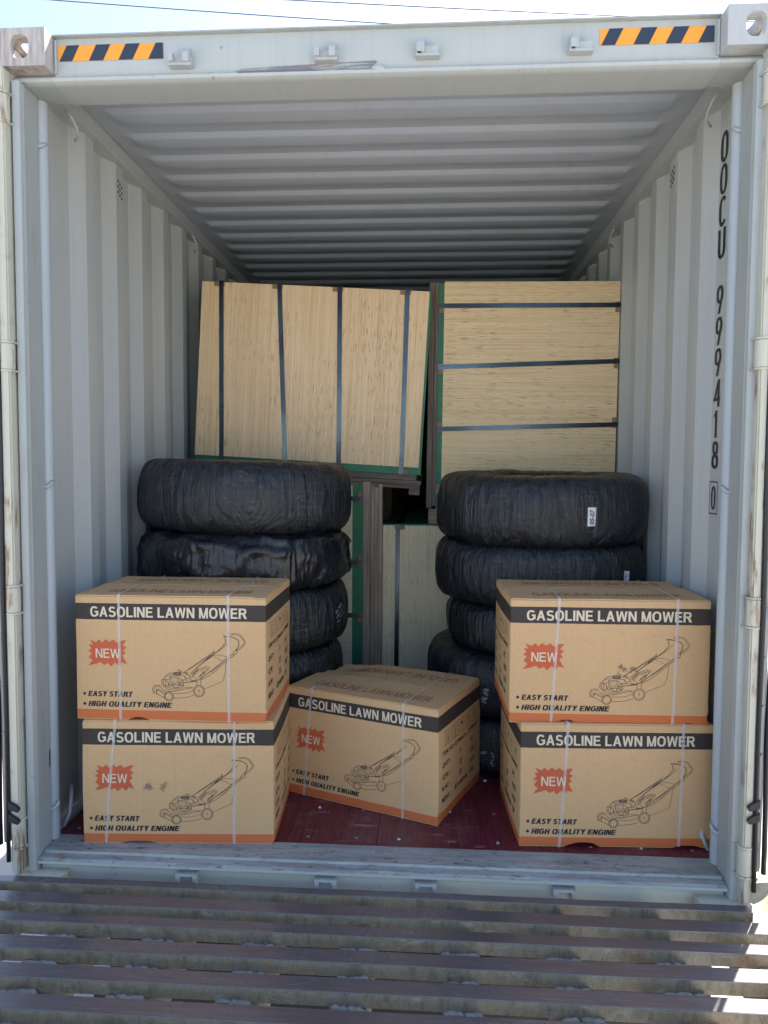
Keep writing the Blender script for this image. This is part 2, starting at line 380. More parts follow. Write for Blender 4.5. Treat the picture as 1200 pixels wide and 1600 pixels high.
def plate_hole(bm, O, U, V, N, w, h, t, hw, hh, cx=None, cy=None, n=28):
    """plate w x h with a rounded oval hole, thickness t along N"""
    O, U, V, N = map(Vector, (O, U, V, N)); cx = w/2 if cx is None else cx; cy = h/2 if cy is None else cy
    inner, outer = [], []
    for k in range(n):
        a = 2*math.pi*k/n + .001; c, s = math.cos(a), math.sin(a)
        e = .72
        inner.append((cx + hw*abs(c)**e*math.copysign(1, c), cy + hh*abs(s)**e*math.copysign(1, s)))
        tx = ((w-cx) if c > 0 else cx)/abs(c) if abs(c) > 1e-6 else 1e9; ty = ((h-cy) if s > 0 else cy)/abs(s) if abs(s) > 1e-6 else 1e9
        q = min(tx, ty); outer.append((cx+c*q, cy+s*q))
    for cxn, cyn in ((0,0),(w,0),(w,h),(0,h)):
        k = min(range(n), key=lambda i: (outer[i][0]-cxn)**2+(outer[i][1]-cyn)**2); outer[k] = (cxn, cyn)
    L = []
    for d in (0, t):
        L.append([[bm.verts.new(O+U*p[0]+V*p[1]+N*d) for p in ring] for ring in (inner, outer)])
    for k in range(n):
        j = (k+1) % n
        bm.faces.new((L[0][0][k], L[0][0][j], L[0][1][j], L[0][1][k])); bm.faces.new((L[1][0][k], L[1][1][k], L[1][1][j], L[1][0][j]))
        bm.faces.new((L[0][0][k], L[1][0][k], L[1][0][j], L[0][0][j])); bm.faces.new((L[0][1][k], L[0][1][j], L[1][1][j], L[1][1][k]))

_txt = {}
def text2d(s, bold=0.0, shear=0.0, narrow=1.0):
    key = (s, bold, shear, narrow)
    if key in _txt: return _txt[key]
    cu = bpy.data.curves.new('t', 'FONT'); cu.body = s; cu.size = 1; cu.offset = bold; cu.shear = shear; cu.resolution_u = 3
    if bold: cu.space_character = 1.04
    o = bpy.data.objects.new('t', cu); C.objects.link(o); bpy.context.view_layer.update()
    dg = bpy.context.evaluated_depsgraph_get(); me = bpy.data.meshes.new_from_object(o.evaluated_get(dg))
    vs = [(v.co.x, v.co.y) for v in me.vertices]; fs = [tuple(p.vertices) for p in me.polygons]
    bpy.data.objects.remove(o); bpy.data.curves.remove(cu); bpy.data.meshes.remove(me)
    x0, x1 = min(v[0] for v in vs), max(v[0] for v in vs); y0, y1 = min(v[1] for v in vs), max(v[1] for v in vs)
    vs = [((x-x0)/(x1-x0), (y-y0)/(y1-y0)) for x, y in vs]
    _txt[key] = (vs, fs); return _txt[key]

def _ell(cx, cy_, rx, ry, a0, a1, n=14):
    return [(cx+rx*math.cos(math.radians(a0+(a1-a0)*k/n)), cy_+ry*math.sin(math.radians(a0+(a1-a0)*k/n))) for k in range(n+1)]
def _sup(cx, cy_, rx, ry, a0, a1, n=16, e=.82):
    out = []
    for k in range(n+1):
        a = math.radians(a0+(a1-a0)*k/n); c, s_ = math.cos(a), math.sin(a)
        out.append((cx+rx*math.copysign(abs(c)**e, c), cy_+ry*math.copysign(abs(s_)**e, s_)))
    return out
def glyph(ch, w, T, Th):
    """list of (verts, faces) pieces of a bold grotesque capital, height 1, width w; T vertical stem, Th horizontal stem"""
    q = lambda *p: (list(p), [tuple(range(len(p)))])
    rc = lambda x0, x1, y0, y1: q((x0,y0),(x1,y0),(x1,y1),(x0,y1))
    para = lambda x0, x1, y0=0, y1=1, t=T: q((x0,y0),(x0+t,y0),(x1+t,y1),(x1,y1))
    def arc(cx, cy_, rx, ry, a0, a1, close=False, tx=T, ty=Th):
        n = 28 if abs(a1-a0) > 300 else 16; o_ = _sup(cx, cy_, rx, ry, a0, a1, n); i_ = _sup(cx, cy_, max(rx-tx, .01), max(ry-ty, .01), a0, a1, n)
        vs = o_+i_; m_ = len(o_); return (vs, [(k, k+1, m_+k+1, m_+k) for k in range(m_-1)])
    if ch == 'I': return [rc(0, T, 0, 1)]
    if ch == 'L': return [rc(0, T, 0, 1), rc(T, w, 0, Th)]
    if ch == 'E': return [rc(0, T, 0, 1), rc(T, w, 0, Th), rc(T, w*.95, 1-Th, 1), rc(T, w*.9, .5-Th/2+.02, .5+Th/2+.02)]
    if ch == 'F': return [rc(0, T, 0, 1), rc(T, w*.95, 1-Th, 1), rc(T, w*.85, .46, .46+Th)]
    if ch == 'T': return [rc(0, w, 1-Th, 1), rc(w/2-T/2, w/2+T/2, 0, 1-Th)]
    if ch == 'H': return [rc(0, T, 0, 1), rc(w-T, w, 0, 1), rc(T, w-T, .5-Th/2, .5+Th/2)]
    if ch == 'N': return [rc(0, T*.95, 0, 1), rc(w-T*.95, w, 0, 1), q((w-T*1.1,0),(w,0),(T*1.1,1),(0,1))]
    if ch == 'M': return [rc(0, T*.9, 0, 1), rc(w-T*.9, w, 0, 1), q((w/2-T*.55,0),(w/2+T*.25,0),(T*1.1,1),(0,1)), q((w/2-T*.25,0),(w/2+T*.55,0),(w,1),(w-T*1.1,1))]
    if ch == 'W':
        a, b = w*.25, w*.75; t = T*.92
        return [q((a-t*.52,0),(a+t*.42,0),(t,1),(0,1)), q((a-t*.42,0),(a+t*.52,0),(w/2+t*.45,1),(w/2-t*.45,1)), q((b-t*.52,0),(b+t*.42,0),(w/2+t*.45,1),(w/2-t*.45,1)), q((b-t*.42,0),(b+t*.52,0),(w,1),(w-t,1))]
    if ch == 'A': return [q((0,0),(T*1.02,0),(w/2+T*.5,1),(w/2-T*.5,1)), q((w-T*1.02,0),(w,0),(w/2+T*.5,1),(w/2-T*.5,1)), rc(w*.24, w*.76, .23, .23+Th)]
    if ch == 'V': return [q((w/2-T*.5,0),(w/2+T*.5,0),(T,1),(0,1)), q((w/2-T*.5,0),(w/2+T*.5,0),(w,1),(w-T,1))]
    if ch == 'Y': return [rc(w/2-T/2, w/2+T/2, 0, .45), q((w/2-T/2,.40),(w/2+T/2,.40),(T*1.1,1),(0,1)), q((w/2-T/2,.40),(w/2+T/2,.40),(w,1),(w-T*1.1,1))]
    if ch in 'O0': return [arc(w/2, .5, w/2, .515, 0, 360)]
    if ch == 'Q': return [arc(w/2, .5, w/2, .515, 0, 360), q((w*.55,.22),(w*.67,.30),(w,-.02),(w*.9,-.10))]
    if ch == 'C': return [arc(w/2, .5, w/2, .515, 42, 318)]
    if ch == 'G': return [arc(w/2, .5, w/2, .515, 38, 345), rc(w*.55, w, .40, .40+Th), rc(w-T*.9, w, .12, .42)]
    if ch == 'U': return [rc(0, T, .34, 1), rc(w-T, w, .34, 1), arc(w/2, .35, w/2, .365, 180, 360)]
    if ch == 'R': return [rc(0, T, 0, 1), rc(T, w*.6, 1-Th, 1), rc(T, w*.6, .42, .42+Th), arc(w*.58, .71, w*.37, .29, -90, 90), q((w*.72,0),(w*.72+T*1.2,0),(w*.5+T,.45),(w*.42,.45))]
    if ch == 'P': return [rc(0, T, 0, 1), rc(T, w*.6, 1-Th, 1), rc(T, w*.6, .38, .38+Th), arc(w*.58, .69, w*.40, .31, -90, 90)]
    if ch == 'S':
        r1, r2 = .285+Th*.0, .30; return [arc(w/2, 1.01-r1, w*.47, r1, 25, 200), arc(w/2, 1.01-r1, w*.47, r1, 200, 272), arc(w/2, r2-.015, w*.5, r2, -160, 20), arc(w/2, r2-.015, w*.5, r2, 20, 92)]
    if ch == 'K': return [rc(0, T, 0, 1), q((T,.32),(T,.52),(w*.72,1),(w,1)), q((w-T*1.2,0),(w,0),(w*.52,.66),(w*.36,.5))]
    if ch == '9': return [arc(w/2, .69, w/2, .32, 0, 360), q((w-T,.69),(w,.69),(w*.56,0),(w*.56-T,0))]
    if ch == '8': return [arc(w/2, .75, w*.44, .26, 0, 360), arc(w/2, .26, w/2, .275, 0, 360)]
    if ch == '4': return [rc(w*.62, w*.62+T, 0, 1), rc(0, w, .22, .22+Th), q((0,.25),(T,.25),(w*.62+T,1),(w*.62,1))]
    if ch == '1': return [rc(w/2-T/2, w/2+T/2, 0, 1), q((w/2-T/2,.80),(w/2,1),(w*.18,.84),(w*.12,.76))]
    if ch == '7': return [rc(0, w, 1-Th, 1), q((w*.3,0),(w*.3+T,0),(w,1-Th),(w-T*1.1,1-Th))]
    if ch == '5': return [rc(w*.05, w*.92, 1-Th, 1), rc(w*.05, w*.05+T*.9, .48, 1-Th), arc(w/2, .325, w/2, .34, -150, 140)]
    if ch == '-': return [rc(.05, w-.05, .42, .42+Th)]
    return []
GW = dict(I=.22, L=.66, E=.70, F=.66, T=.70, H=.76, N=.78, M=.90, W=1.08, A=.84, V=.8, Y=.76, O=.86, Q=.88, C=.80, G=.84, U=.76, R=.80, P=.74, S=.74, K=.8)
def lettering(s, T=.205, Th=.165, shear=0, gap=.105, space=.36, widths=None):
    """list of (verts, faces) pieces normalised to the unit square"""
    out = []; x = 0
    for ch in s:
        if ch == ' ': x += space; continue
        w = (widths or {}).get(ch, GW.get(ch, .62)) if ch != 'I' else T
        for vs, fs in glyph(ch, w, T, Th): out.append(([(x+a+shear*b, b) for a, b in vs], fs))
        x += w+gap
    W_ = x-gap+max(0, shear)
    return [([(a/W_, b) for a, b in vs], fs) for vs, fs in out]
def ribbon(poly, wd, closed=False):
    """flat 2-D stroke -> verts, faces"""
    n = len(poly); vs, fs = [], []
    for i, p in enumerate(poly):
        a = poly[(i-1) % n] if (closed or i > 0) else p; b = poly[(i+1) % n] if (closed or i < n-1) else p
        dx, dy = b[0]-a[0], b[1]-a[1]; l = math.hypot(dx, dy) or 1; nx, ny = -dy/l*wd/2, dx/l*wd/2
        vs += [(p[0]+nx, p[1]+ny), (p[0]-nx, p[1]-ny)]
    for i in range(n if closed else n-1):
        j = (i+1) % n; fs.append((2*i, 2*i+1, 2*j+1, 2*j))
    return vs, fs
def merge(parts):
    V, F = [], []
    for v, f in parts:
        o = len(V); V += list(v); F += [tuple(i+o for i in q) for q in f]
    return V, F

# ------------------------------------------------------------------ ground
bm = bx(-400, 400, -400, 400, -1.35, -1.15); obj('ground', bm, M_ground, kind='structure')

# ------------------------------------------------------------------ shipping container
FZ = .165; LEN = 12.05
box = thing('shipping_container', 'pale grey steel shipping container with open doors, loaded with tyres, plywood and cartons', 'shipping container')
# corner castings (top, hollow with oval holes)
for s, mt in ((-1, M_cast), (1, M_cast2)):
    bm = bmesh.new(); t = .024; x0 = 1.057
    X = lambda v: s*v
    plate_hole(bm, (X(x0), 0, 2.778), (s, 0, 0), (0, 0, 1), (0, 1, 0), .162, .118, t, .030, .037, cx=.083, cy=.060)
    plate_hole(bm, (X(x0+.162), t, 2.778), (0, 1, 0), (0, 0, 1), (-s, 0, 0), .154, .118, t, .036, .032, cx=.065, cy=.06)
    plate_hole(bm, (X(x0+t), t, 2.896), (s, 0, 0), (0, 1, 0), (0, 0, -1), .162-2*t, .154, t, .030, .050, cx=.06, cy=.07)
    a, b = sorted((X(x0), X(x0+t))); add_box(bm, a, b, t, .178, 2.778, 2.896)
    a, b = sorted((X(x0+t), X(x0+.138))); add_box(bm, a, b, .154, .178, 2.778, 2.872); add_box(bm, a, b, t, .154, 2.778, 2.792)
    obj('corner_casting', bm, mt, box, bevel=.0035)
    # lower castings, their tops show beside the ramp
    bm = bmesh.new(); a, b = sorted((s*1.057, s*1.219)); add_box(bm, a, b, 0, .178, 0, .116)
    obj('corner_casting', bm, M_cream, box, bevel=.004)
# header
hdr = obj('header', prism([(.062,2.892),(.062,2.776),(.066,2.7685),(.05,2.767),(.046,2.7615),(.048,2.752),(.058,2.746),(.075,2.745),(.19,2.745),(.19,2.892)], 'x', -1.056, 1.056), M_header, box, smooth=.5)
for s in (-1, 1):
    a, b = sorted((s*1.0565, s*1.19))
    obj('header_end', prism([(.05,2.767),(.046,2.7615),(.048,2.752),(.058,2.746),(.075,2.745),(.1795,2.745),(.1795,2.7765),(.062,2.7765)], 'x', a, b), M_frame, box, smooth=.5)
    obj('header_weld', tube([(s*1.052, .058, 2.78+.0095*k) for k in range(12)], [.004+.0012*(k % 2) for k in range(12)], 6), M_weld, hdr)
obj('top_lip', bx(-1.056, 1.056, .045, .19, 2.8925, 2.897), M_frame, hdr)
def blob(cx, cyy, cz, rx, ry, rz, seed):
    bm = bmesh.new(); bmesh.ops.create_icosphere(bm, subdivisions=3, radius=1)
    for v in bm.verts:
        k = 1+.35*noise.noise(v.co*2.3+Vector((seed, 0, 0))); v.co = Vector((cx+v.co.x*rx*k, cyy+v.co.y*ry*k, cz+v.co.z*rz*k))
    return bm
obj('weld_lump', blob(.002, .050, 2.767, .022, .006, .008, 2), M_weld, hdr, smooth=True)
# hazard stickers
def hazard(x0, x1):
    h = bpy.data.objects.new('hazard_sticker', None)
    Y = .0605; z0, z1 = 2.8205, 2.8705; w_ = x1-x0
    vs = [(x0,Y,z0),(x1,Y,z0),(x1,Y,z1),(x0,Y,z1)]
    st = pyobj('hazard_sticker', vs, [(0,1,2,3)], M_orange, box)
    for a, b, k in ((.012,.133,0),(.294,.43,0),(.576,.71,0),(.86,1.,1)):
        t = .072
        q = [(a,0),(b,0),(min(b+t,1),1),(a+t,1)]
        if k: q = [(a,0),(1,0),(1,1),(a+t,1)]
        pyobj('stripe', [(x0+u*w_, Y-.0008, z0+(z1-z0)*v) for u, v in q], [(0,1,2,3)], M_hblack, st)
hazard(-1.044, -.695); hazard(.693, 1.040)
# lock keepers on the header
def keeper(x, z, m):
    bm = bmesh.new()
    add_box(bm, x-.036, x+.036, .034, .0615, z-.030, z-.022)           # bottom plate
    add_box(bm, x-.034, x-.020, .022, .0615, z-.022, z+.004)           # left lug
    prof = [(.0615, z+.030), (.034, z+.022), (.024, z+.004), (.026, z-.022), (.0615, z-.022)]
    A = [bm.verts.new((x+m*.010, *p)) for p in prof]; B = [bm.verts.new((x+m*.030, *p)) for p in prof]
    bm.faces.new(A); bm.faces.new(B[::-1])
    for i in range(5): j = (i+1) % 5; bm.faces.new((A[i], B[i], B[j], A[j]))
    add_box(bm, x-.020, x+.034, .040, .0615, z-.0215, z+.002)
    obj('lock_keeper', bm, M_weld, box, bevel=.002)
keeper(-.632, 2.815, 1); keeper(-.162, 2.818, 1); keeper(.158, 2.822, -1); keeper(.632, 2.822, -1)
# posts: J section, mirrored
for s in (-1, 1):
    pr = [(s*x, y) for x, y in ((1.219,.118),(1.214,.112),(1.186,.112),(1.184,.026),(1.180,.020),(1.164,.020),(1.157,.024),(1.1545,.034),(1.160,.040),(1.1555,.046),(1.1555,.052),(1.158,.055),(1.158,.134),(1.162,.138),(1.219,.138))]
    obj('corner_post', prism(pr, 'z', .1165 if 0 else .1175, 2.7445), M_frame, box, smooth=.6)
    a, b = sorted((s*1.1856, s*1.219))
    obj('post_seam', tube([(s*1.1865, .108, .12), (s*1.1865, .108, 2.74)], .0022, 6), M_weld, box)
    # round inner post with lashing bars
    ip = obj('inner_post', tube([(s*1.173, .168, FZ), (s*1.166, .168, 2.744)], .0255, 24), M_pipe, box, smooth=.9)
    obj('post_backing', bx(*sorted((s*1.178, s*1.215)), .1385, .20, FZ, 2.744), M_wall, box)
    for z in (.30, .60, 1.02, 1.45, 1.88, 2.30, 2.605) if 1 else ():
        if z in (.60, 1.02, 1.88, 2.30): continue
        obj('lashing_bar', tube([(s*1.176, .1375, z-.02), (s*1.150, .139, z-.016), (s*1.142, .150, z-.004), (s*1.147, .166, z+.002)], .0062, 8), M_pipe, ip, smooth=True)
# side walls: trapezoid corrugation
def corr_profile():
    P = [(1.212, .2)]; y = .447
    while y < LEN-.3:
        P += [(1.212, y), (1.176, y+.068), (1.176, y+.140), (1.212, y+.208)]; y += .278
    P.append((1.212, LEN)); return P
for s in (-1, 1):
    prof = corr_profile(); bm = bmesh.new(); zs = [.166, .7, 1.3, 1.9, 2.4, 2.80]
    inn = [[bm.verts.new((s*x, y, z)) for z in zs] for x, y in prof]; out = [[bm.verts.new((s*(x+.0035), y, z)) for z in zs] for x, y in prof]
    for G in (inn, out):
        for a, b in zip(G, G[1:]):
            for k in range(len(zs)-1): bm.faces.new((a[k], a[k+1], b[k+1], b[k]))
    obj('wall_left' if 0 else 'side_wall', bm, M_wall, box)
    a, b = sorted((s*1.150, s*1.214))
    obj('top_rail', bx(a, b, .1905, LEN, 2.801, 2.864), M_wall, box, bevel=.008)
    a, b = sorted((s*1.172, s*1.2)); obj('bottom_rail', bx(a, b, .2, LEN, FZ-.05, FZ+.012), M_wall, box, bevel=.004)
    a, b = sorted((s*1.2005, s*1.219)); obj('lower_side_rail', bx(a, b, .18, LEN, .0, .160), M_frame, box)
    for yy in (.36, 1.75, 3.1):
        x = s*1.15
        bm = tube([(x, yy-.045, 2.795), (x-s*.012, yy-.03, 2.775), (x-s*.016, yy, 2.752), (x-s*.010, yy+.03, 2.735), (x+s*.014, yy+.05, 2.725)], .0048, 8)
        obj('lashing_ring', bm, M_wall, box, smooth=True)
    for yy in (.27,):
        x = s*1.168
        obj('floor_ring', tube([(x, yy-.03, FZ+.004), (x-s*.018, yy-.02, FZ+.05), (x-s*.01, yy+.01, FZ+.11), (x+s*.004, yy+.04, FZ+.13)], .007, 8), M_wall, box, smooth=True)
# vents
for s, yy, zz in ((-1, .828, 2.70), (1, .85, 2.72)):
    bm = bx(*sorted((s*1.1748, s*1.176)), yy-.036+.0, yy+.036, zz-.09, zz+.075); v = obj('vent', bm, M_wall, box, bevel=.0012)
    bm = bmesh.new()
    for i in range(3):
        for j in range(3):
            y0_, z0_ = yy-.018+i*.018, zz+.035-j*.024-i*.008
            add_tube(bm, [(s*1.1738, y0_, z0_), (s*1.1728, y0_, z0_)], .0058, 8)
    obj('vent_hole', bm, M_tar_hole, v)  # flat dark discs stand in for the shade inside the holes
# roof: pressed ribs running across
bm = bmesh.new(); xs = [-1.152, -1.12, -1.09, -1.07, -1.055, -1.045] + [-.9+.3*i for i in range(7)] + [1.045, 1.055, 1.07, 1.09, 1.12, 1.152]
ys = [.19]; offs = ((0, 0), (.005, .2), (.016, .82), (.023, 1), (.100, 1), (.108, .75), (.122, .12), (.130, 0)); y = .4665-.008-.209
rp = [(.1905, 0)]
while y < LEN-.3:
    rp += [(y+a, b) for a, b in offs if y+a > .195]; y += .209
rp.append((LEN, 0))
def rmask(x, d):
    e = (1.082-abs(x))/.035; return max(0, min(1, e))
G = [[bm.verts.new((x, yy, 2.866-.018*hh*rmask(x, hh)+.0015*noise.noise(Vector((x*3, yy*3, 0))))) for x in xs] for yy, hh in rp]
for a, b in zip(G, G[1:]):
    for k in range(len(xs)-1): bm.faces.new((a[k], a[k+1], b[k+1], b[k]))
obj('roof_panel', bm, M_roof, box, smooth=.5)
obj('roof_skin', bx(-1.21, 1.21, .1905, LEN, 2.872, 2.876), M_roof, box)
obj('end_wall', bx(-1.21, 1.21, LEN+.001, LEN+.04, 0, 2.87), M_wall, box)
# sill
bm = prism([(.188, .1655), (.076, .1655), (.072, .158), (.040, .157), (.030, .150), (.029, .142), (.036, .137), (.056, .136), (.056, .001), (.188, .001)], 'x', -1.153, 1.153)
sill = obj('sill', bm, M_sill, box, smooth=.5)
for x in (-.634, -.159, .177, .633):
    bm = bmesh.new()
    add_box(bm, x-.036, x+.036, .026, .0555, .118, .126); add_box(bm, x-.036, x-.022, .026, .0555, .085, .1175); add_box(bm, x+.022, x+.036, .026, .0555, .085, .1175)
    add_box(bm, x-.0215, x+.0215, .044, .0555, .085, .1175)
    obj('lock_keeper', bm, M_weld, box, bevel=.003)
obj('under_frame', bx(-1.15, 1.15, .19, LEN, .0, .110), M_dark, box)
# plywood floor panels with screws
k = 0
for ix in range(4):
    xa = -1.168+ix*.584; y = .1905
    for iy in range(5):
        L_ = 2.4 if (iy or ix % 2 == 0) else 1.25
        bm = bx(xa+.0012, xa+.5828, y+.001, min(y+L_, LEN)-.001, .138, FZ)
        obj('floor_panel', bm, M_floor, box, bevel=.0012); y += L_
        if y > LEN-.2: break
bm = bmesh.new()
for i in range(14):
    for yy in (.235, .46, .76, 1.06):
        x = -1.1+i*.17+random.uniform(-.012, .012); add_tube(bm, [(x, yy+random.uniform(-.01, .01), FZ-.0005), (x, yy, FZ+.0009)], .0062, 10)
obj('screw_head', bm, M_screw, box, kind='stuff')
# stencilled code on right wall
def wall_text(chars, y0, y1, z0, z1, name='code_letter'):
    # letters read from inside: glyph left edge is the deeper one
    W_ = .5; V_, F_ = [], []
    for k, (vs, fs) in enumerate(glyph(chars, W_, .145, .115)):
        o_ = len(V_); V_ += [(1.2098-.0001*k, y1-(y1-y0)*u/W_, z0+(z1-z0)*v) for u, v in vs]; F_ += [tuple(i+o_ for i in f) for f in fs]
    return pyobj(name, V_, F_, M_letterblack, box)
zt = 2.703
for ch in 'OOCU': wall_text(ch, .368, .432, zt-.103, zt); zt -= .1125
zt = 2.165
for ch in '999418': wall_text(ch, .372, .430, zt-.098, zt); zt -= .1112
wall_text('0', .384, .424, 1.362, 1.446)
for q in (((.366,1.345),(.442,1.345),(.442,1.349),(.366,1.349)), ((.366,1.460),(.442,1.460),(.442,1.464),(.366,1.464)), ((.366,1.3492),(.369,1.3492),(.369,1.4598),(.366,1.4598)), ((.439,1.3492),(.442,1.3492),(.442,1.4598),(.439,1.4598))):
    pyobj('code_frame', [(1.21, a, b) for a, b in q], [(0,1,2,3)], M_letterblack, box)
# tar marks low on the left side
def blot(name, cen, U, V, r1, r2, seed, mat, parent):
    n = 26; vs = [Vector(cen)]
    for k in range(n):
        a = 2*math.pi*k/n; q = 1+.55*noise.noise(Vector((math.cos(a)*2, math.sin(a)*2, seed)))
        vs.append(Vector(cen)+Vector(U)*r1*q*math.cos(a)+Vector(V)*r2*q*math.sin(a))
    return pyobj(name, vs, [(0, i+1, (i+1) % n+1) for i in range(n)], mat, parent)
blot('tar_mark', (-1.2105, .235, .50), (0,1,0), (0,0,1), .028, .055, 3, M_tar_hole, box)
blot('tar_mark', (-1.1565, .128, .47), (0,1,0), (0,0,1), .004, .035, 5, M_tar_hole, box)
blot('scuff_mark', (1.2105, .318, 1.0), (0,1,0), (0,0,1), .004, .02, 8, M_smear, box)

# ------------------------------------------------------------------ doors folded back (hinge bar, hinges, gasket)
def door(s, label):
    d = thing('container_door', label, 'door', (s*1.24, .1, .15))
    def L(bm): bmesh.ops.translate(bm, verts=bm.verts, vec=(-s*1.24, -.1, -.15)); return bm
    bm = bmesh.new(); prof = []; z = .2
    a, b = sorted((s*1.232, s*1.268)); add_box(bm, a, b, .06, 1.22, .2, 2.74)
    obj('door_panel', L(bm), M_frame, d, bevel=.004)
    for z in (.55, 1.1, 1.65, 2.2):
        obj('door_rib', L(bx(*sorted((s*1.2685, s*1.284)), .12, 1.18, z, z+.25)), M_frame, d, bevel=.008)
    # hinge bar
    x0, x1 = sorted((s*1.1885, s*1.2225)) if s < 0 else sorted((1.179, 1.2075))
    obj('hinge_bar', L(bx(x0, x1, -.012, .045, .124, 2.775)), M_cream, d, bevel=.005)
    for zc, hh in ((2.65, .042), (1.86, .042), (1.06, .042), (.261, .044)):
        xc = (x0+x1)/2+(.002 if s < 0 else -.003)
        hg = obj('hinge', L(tube([(xc, .004, zc-hh), (xc, .004, zc-hh+.002), (xc, .004, zc+hh-.002), (xc, .004, zc+hh)], [.0205, .0225, .0225, .0205], 20)), M_cream, d, smooth=.7)
        for zz in (zc-hh-.004, zc+hh+.004):
            obj('lug', L(tube([(xc, .004, zz-.003), (xc, .004, zz+.003)], .0235, 18)), M_cream, hg)
            obj('lug_arm', L(bx(*sorted((xc-s*.016, xc-s*.028)), .012, .1115, zz-.004, zz+.004)), M_frame, hg, bevel=.0015)
    # gasket: two rubber lips and a riveted strip
    xg = s*1.2375 if s < 0 else 1.2225
    zz = [.19+i*.11 for i in range(24)]
    bow = lambda z: s*(.004*math.sin(z*2.1)+.003*math.sin(z*7))
    g = obj('gasket', L(tube([(xg-s*.0105+bow(z)*.5, -.014, z-.02) for z in zz], .0075, 8)), M_rubber, d, smooth=True)
    obj('gasket_lip', L(tube([(xg+s*.0195+bow(z), -.006, max(z, .225)) for z in zz[:]], .0085, 8)), M_rubber, g, smooth=True)
    obj('retainer_strip', L(bx(*sorted((xg-s*.004, xg+s*.013)), -.004, .03, .23, 2.72)), M_alu, g)
    for i in range(16):
        z = .30+i*.155
        obj('rivet', L(tube([(xg+s*.005, -.004, z), (xg+s*.005, -.009, z)], [.0045, .003], 8)), M_alu, g)
    return d
dl = door(-1, 'grey container door folded back along the left side, black gasket and rusty cream hinge bar')
dr = door(1, 'grey container door folded back along the right side, behind the pale hinge bar')
# rubber ties hanging round the hinge bars
for s, zc, d in ((-1, .36, dl), (1, .45, dr)):
    for dz in (0, .042):
        x = s*1.205; bm = bmesh.new()
        pts = [(x+s*.018, zc-dz+.022), (x-s*.012, zc-dz+.006), (x-s*.022, zc-dz-.004), (x-s*.014, zc-dz-.018), (x+s*.018, zc-dz-.008)]
        bm = prism([(px, pz) for px, pz in pts], 'y', -.023, -.013)
        bmesh.ops.translate(bm, verts=bm.verts, vec=(-s*1.24, -.1, -.15)); obj('rubber_tie', bm, M_rubber, d, bevel=.002)

# ------------------------------------------------------------------ loading ramp
rmp = thing('loading_ramp', 'steel loading ramp of dark worn crossbars with gaps, butted against the container sill', 'loading ramp', (0, -1.2, -1.15))
RO = Vector((0, -1.2, -1.15))
def RL(bm): bmesh.ops.translate(bm, verts=bm.verts, vec=-RO); return bm
fronts = [-.0395, -.1476, -.2434, -.3635, -.478, -.5948]; backs = [-.003, -.088, -.195, -.305, -.421, -.537]
while fronts[-1] > -5.0: fronts.append(fronts[-1]-.117); backs.append(backs[-1]-.117)
ZT = .116
for i, (f, b) in enumerate(zip(fronts, backs)):
    xr = 1.205 if i == 0 else 1.50; b = min(b, -.003)
    n = 26; bm = bmesh.new(); pr = [(b, ZT-.038), (b, ZT-.002), (b-.002, ZT), (f+.0025, ZT), (f, ZT-.002), (f, ZT-.040), (f+.004, ZT-.040), (f+.006, ZT-.038)]
    R_ = []
    for q in range(n+1):
        x = -1.5+(xr+1.5)*q/n; dz = .0016*noise.noise(Vector((x*2, i*3.3, 0))); dy = .0022*noise.noise(Vector((x*1.5, i*5.1, 4)))
        R_.append([bm.verts.new((x, yy+dy, zz+dz)) for yy, zz in pr])
    for A, B in zip(R_, R_[1:]):
        for q in range(len(pr)): bm.faces.new((A[q], B[q], B[(q+1) % len(pr)], A[(q+1) % len(pr)]))
    bm.faces.new(R_[0]); bm.faces.new(R_[-1][::-1])
    c = obj('crossbar', RL(bm), M_bar, rmp)
    bm = bmesh.new(); pts = []
    for q in range(n+1):
        x = -1.5+(xr+1.5)*q/n; dz = .0016*noise.noise(Vector((x*2, i*3.3, 0))); dy = .0022*noise.noise(Vector((x*1.5, i*5.1, 4)))
        pts.append((x, f+dy+.0004, ZT+dz-.0008))
    add_tube(bm, pts, .0007, 6); obj('edge_highlight', RL(bm), M_edge, c)  # thin bright bead stands in for the highlight along the bar's front edge
for j in range(-4, 6):
    x = -.022+j*.302
    obj('support_beam', RL(bx(x-.043, x+.043, -5.05, -.02, -.10, .0755)), M_beam, rmp, bevel=.004)
    bm = bmesh.new()
    for i, f in enumerate(fronts[:9]):
        if i < 2: continue
        for q in range(4):
            px_ = x-.033+.022*q+random.uniform(-.008, .008)
            mb = blob(px_, f-.007+random.uniform(-.003, .003), .076, random.uniform(.012, .022), .010, random.uniform(.003, .009), random.random()*9)
            tmp = bpy.data.meshes.new('t'); mb.to_mesh(tmp); mb.free(); bm.from_mesh(tmp); bpy.data.meshes.remove(tmp)
    obj('weld_bead', RL(bm), M_beam, rmp, smooth=True, kind='stuff')
for s in (-1, 1):
    obj('side_channel', RL(bx(*sorted((s*1.503, s*1.58)), -5.05, -.02, -.12, .125)), M_beam, rmp, bevel=.006)
    for yy in (-.5, -2.6, -4.7): obj('leg', RL(bx(*sorted((s*1.42, s*1.5)), yy-.05, yy+.05, -1.149, -.125)), M_beam, rmp, bevel=.006)

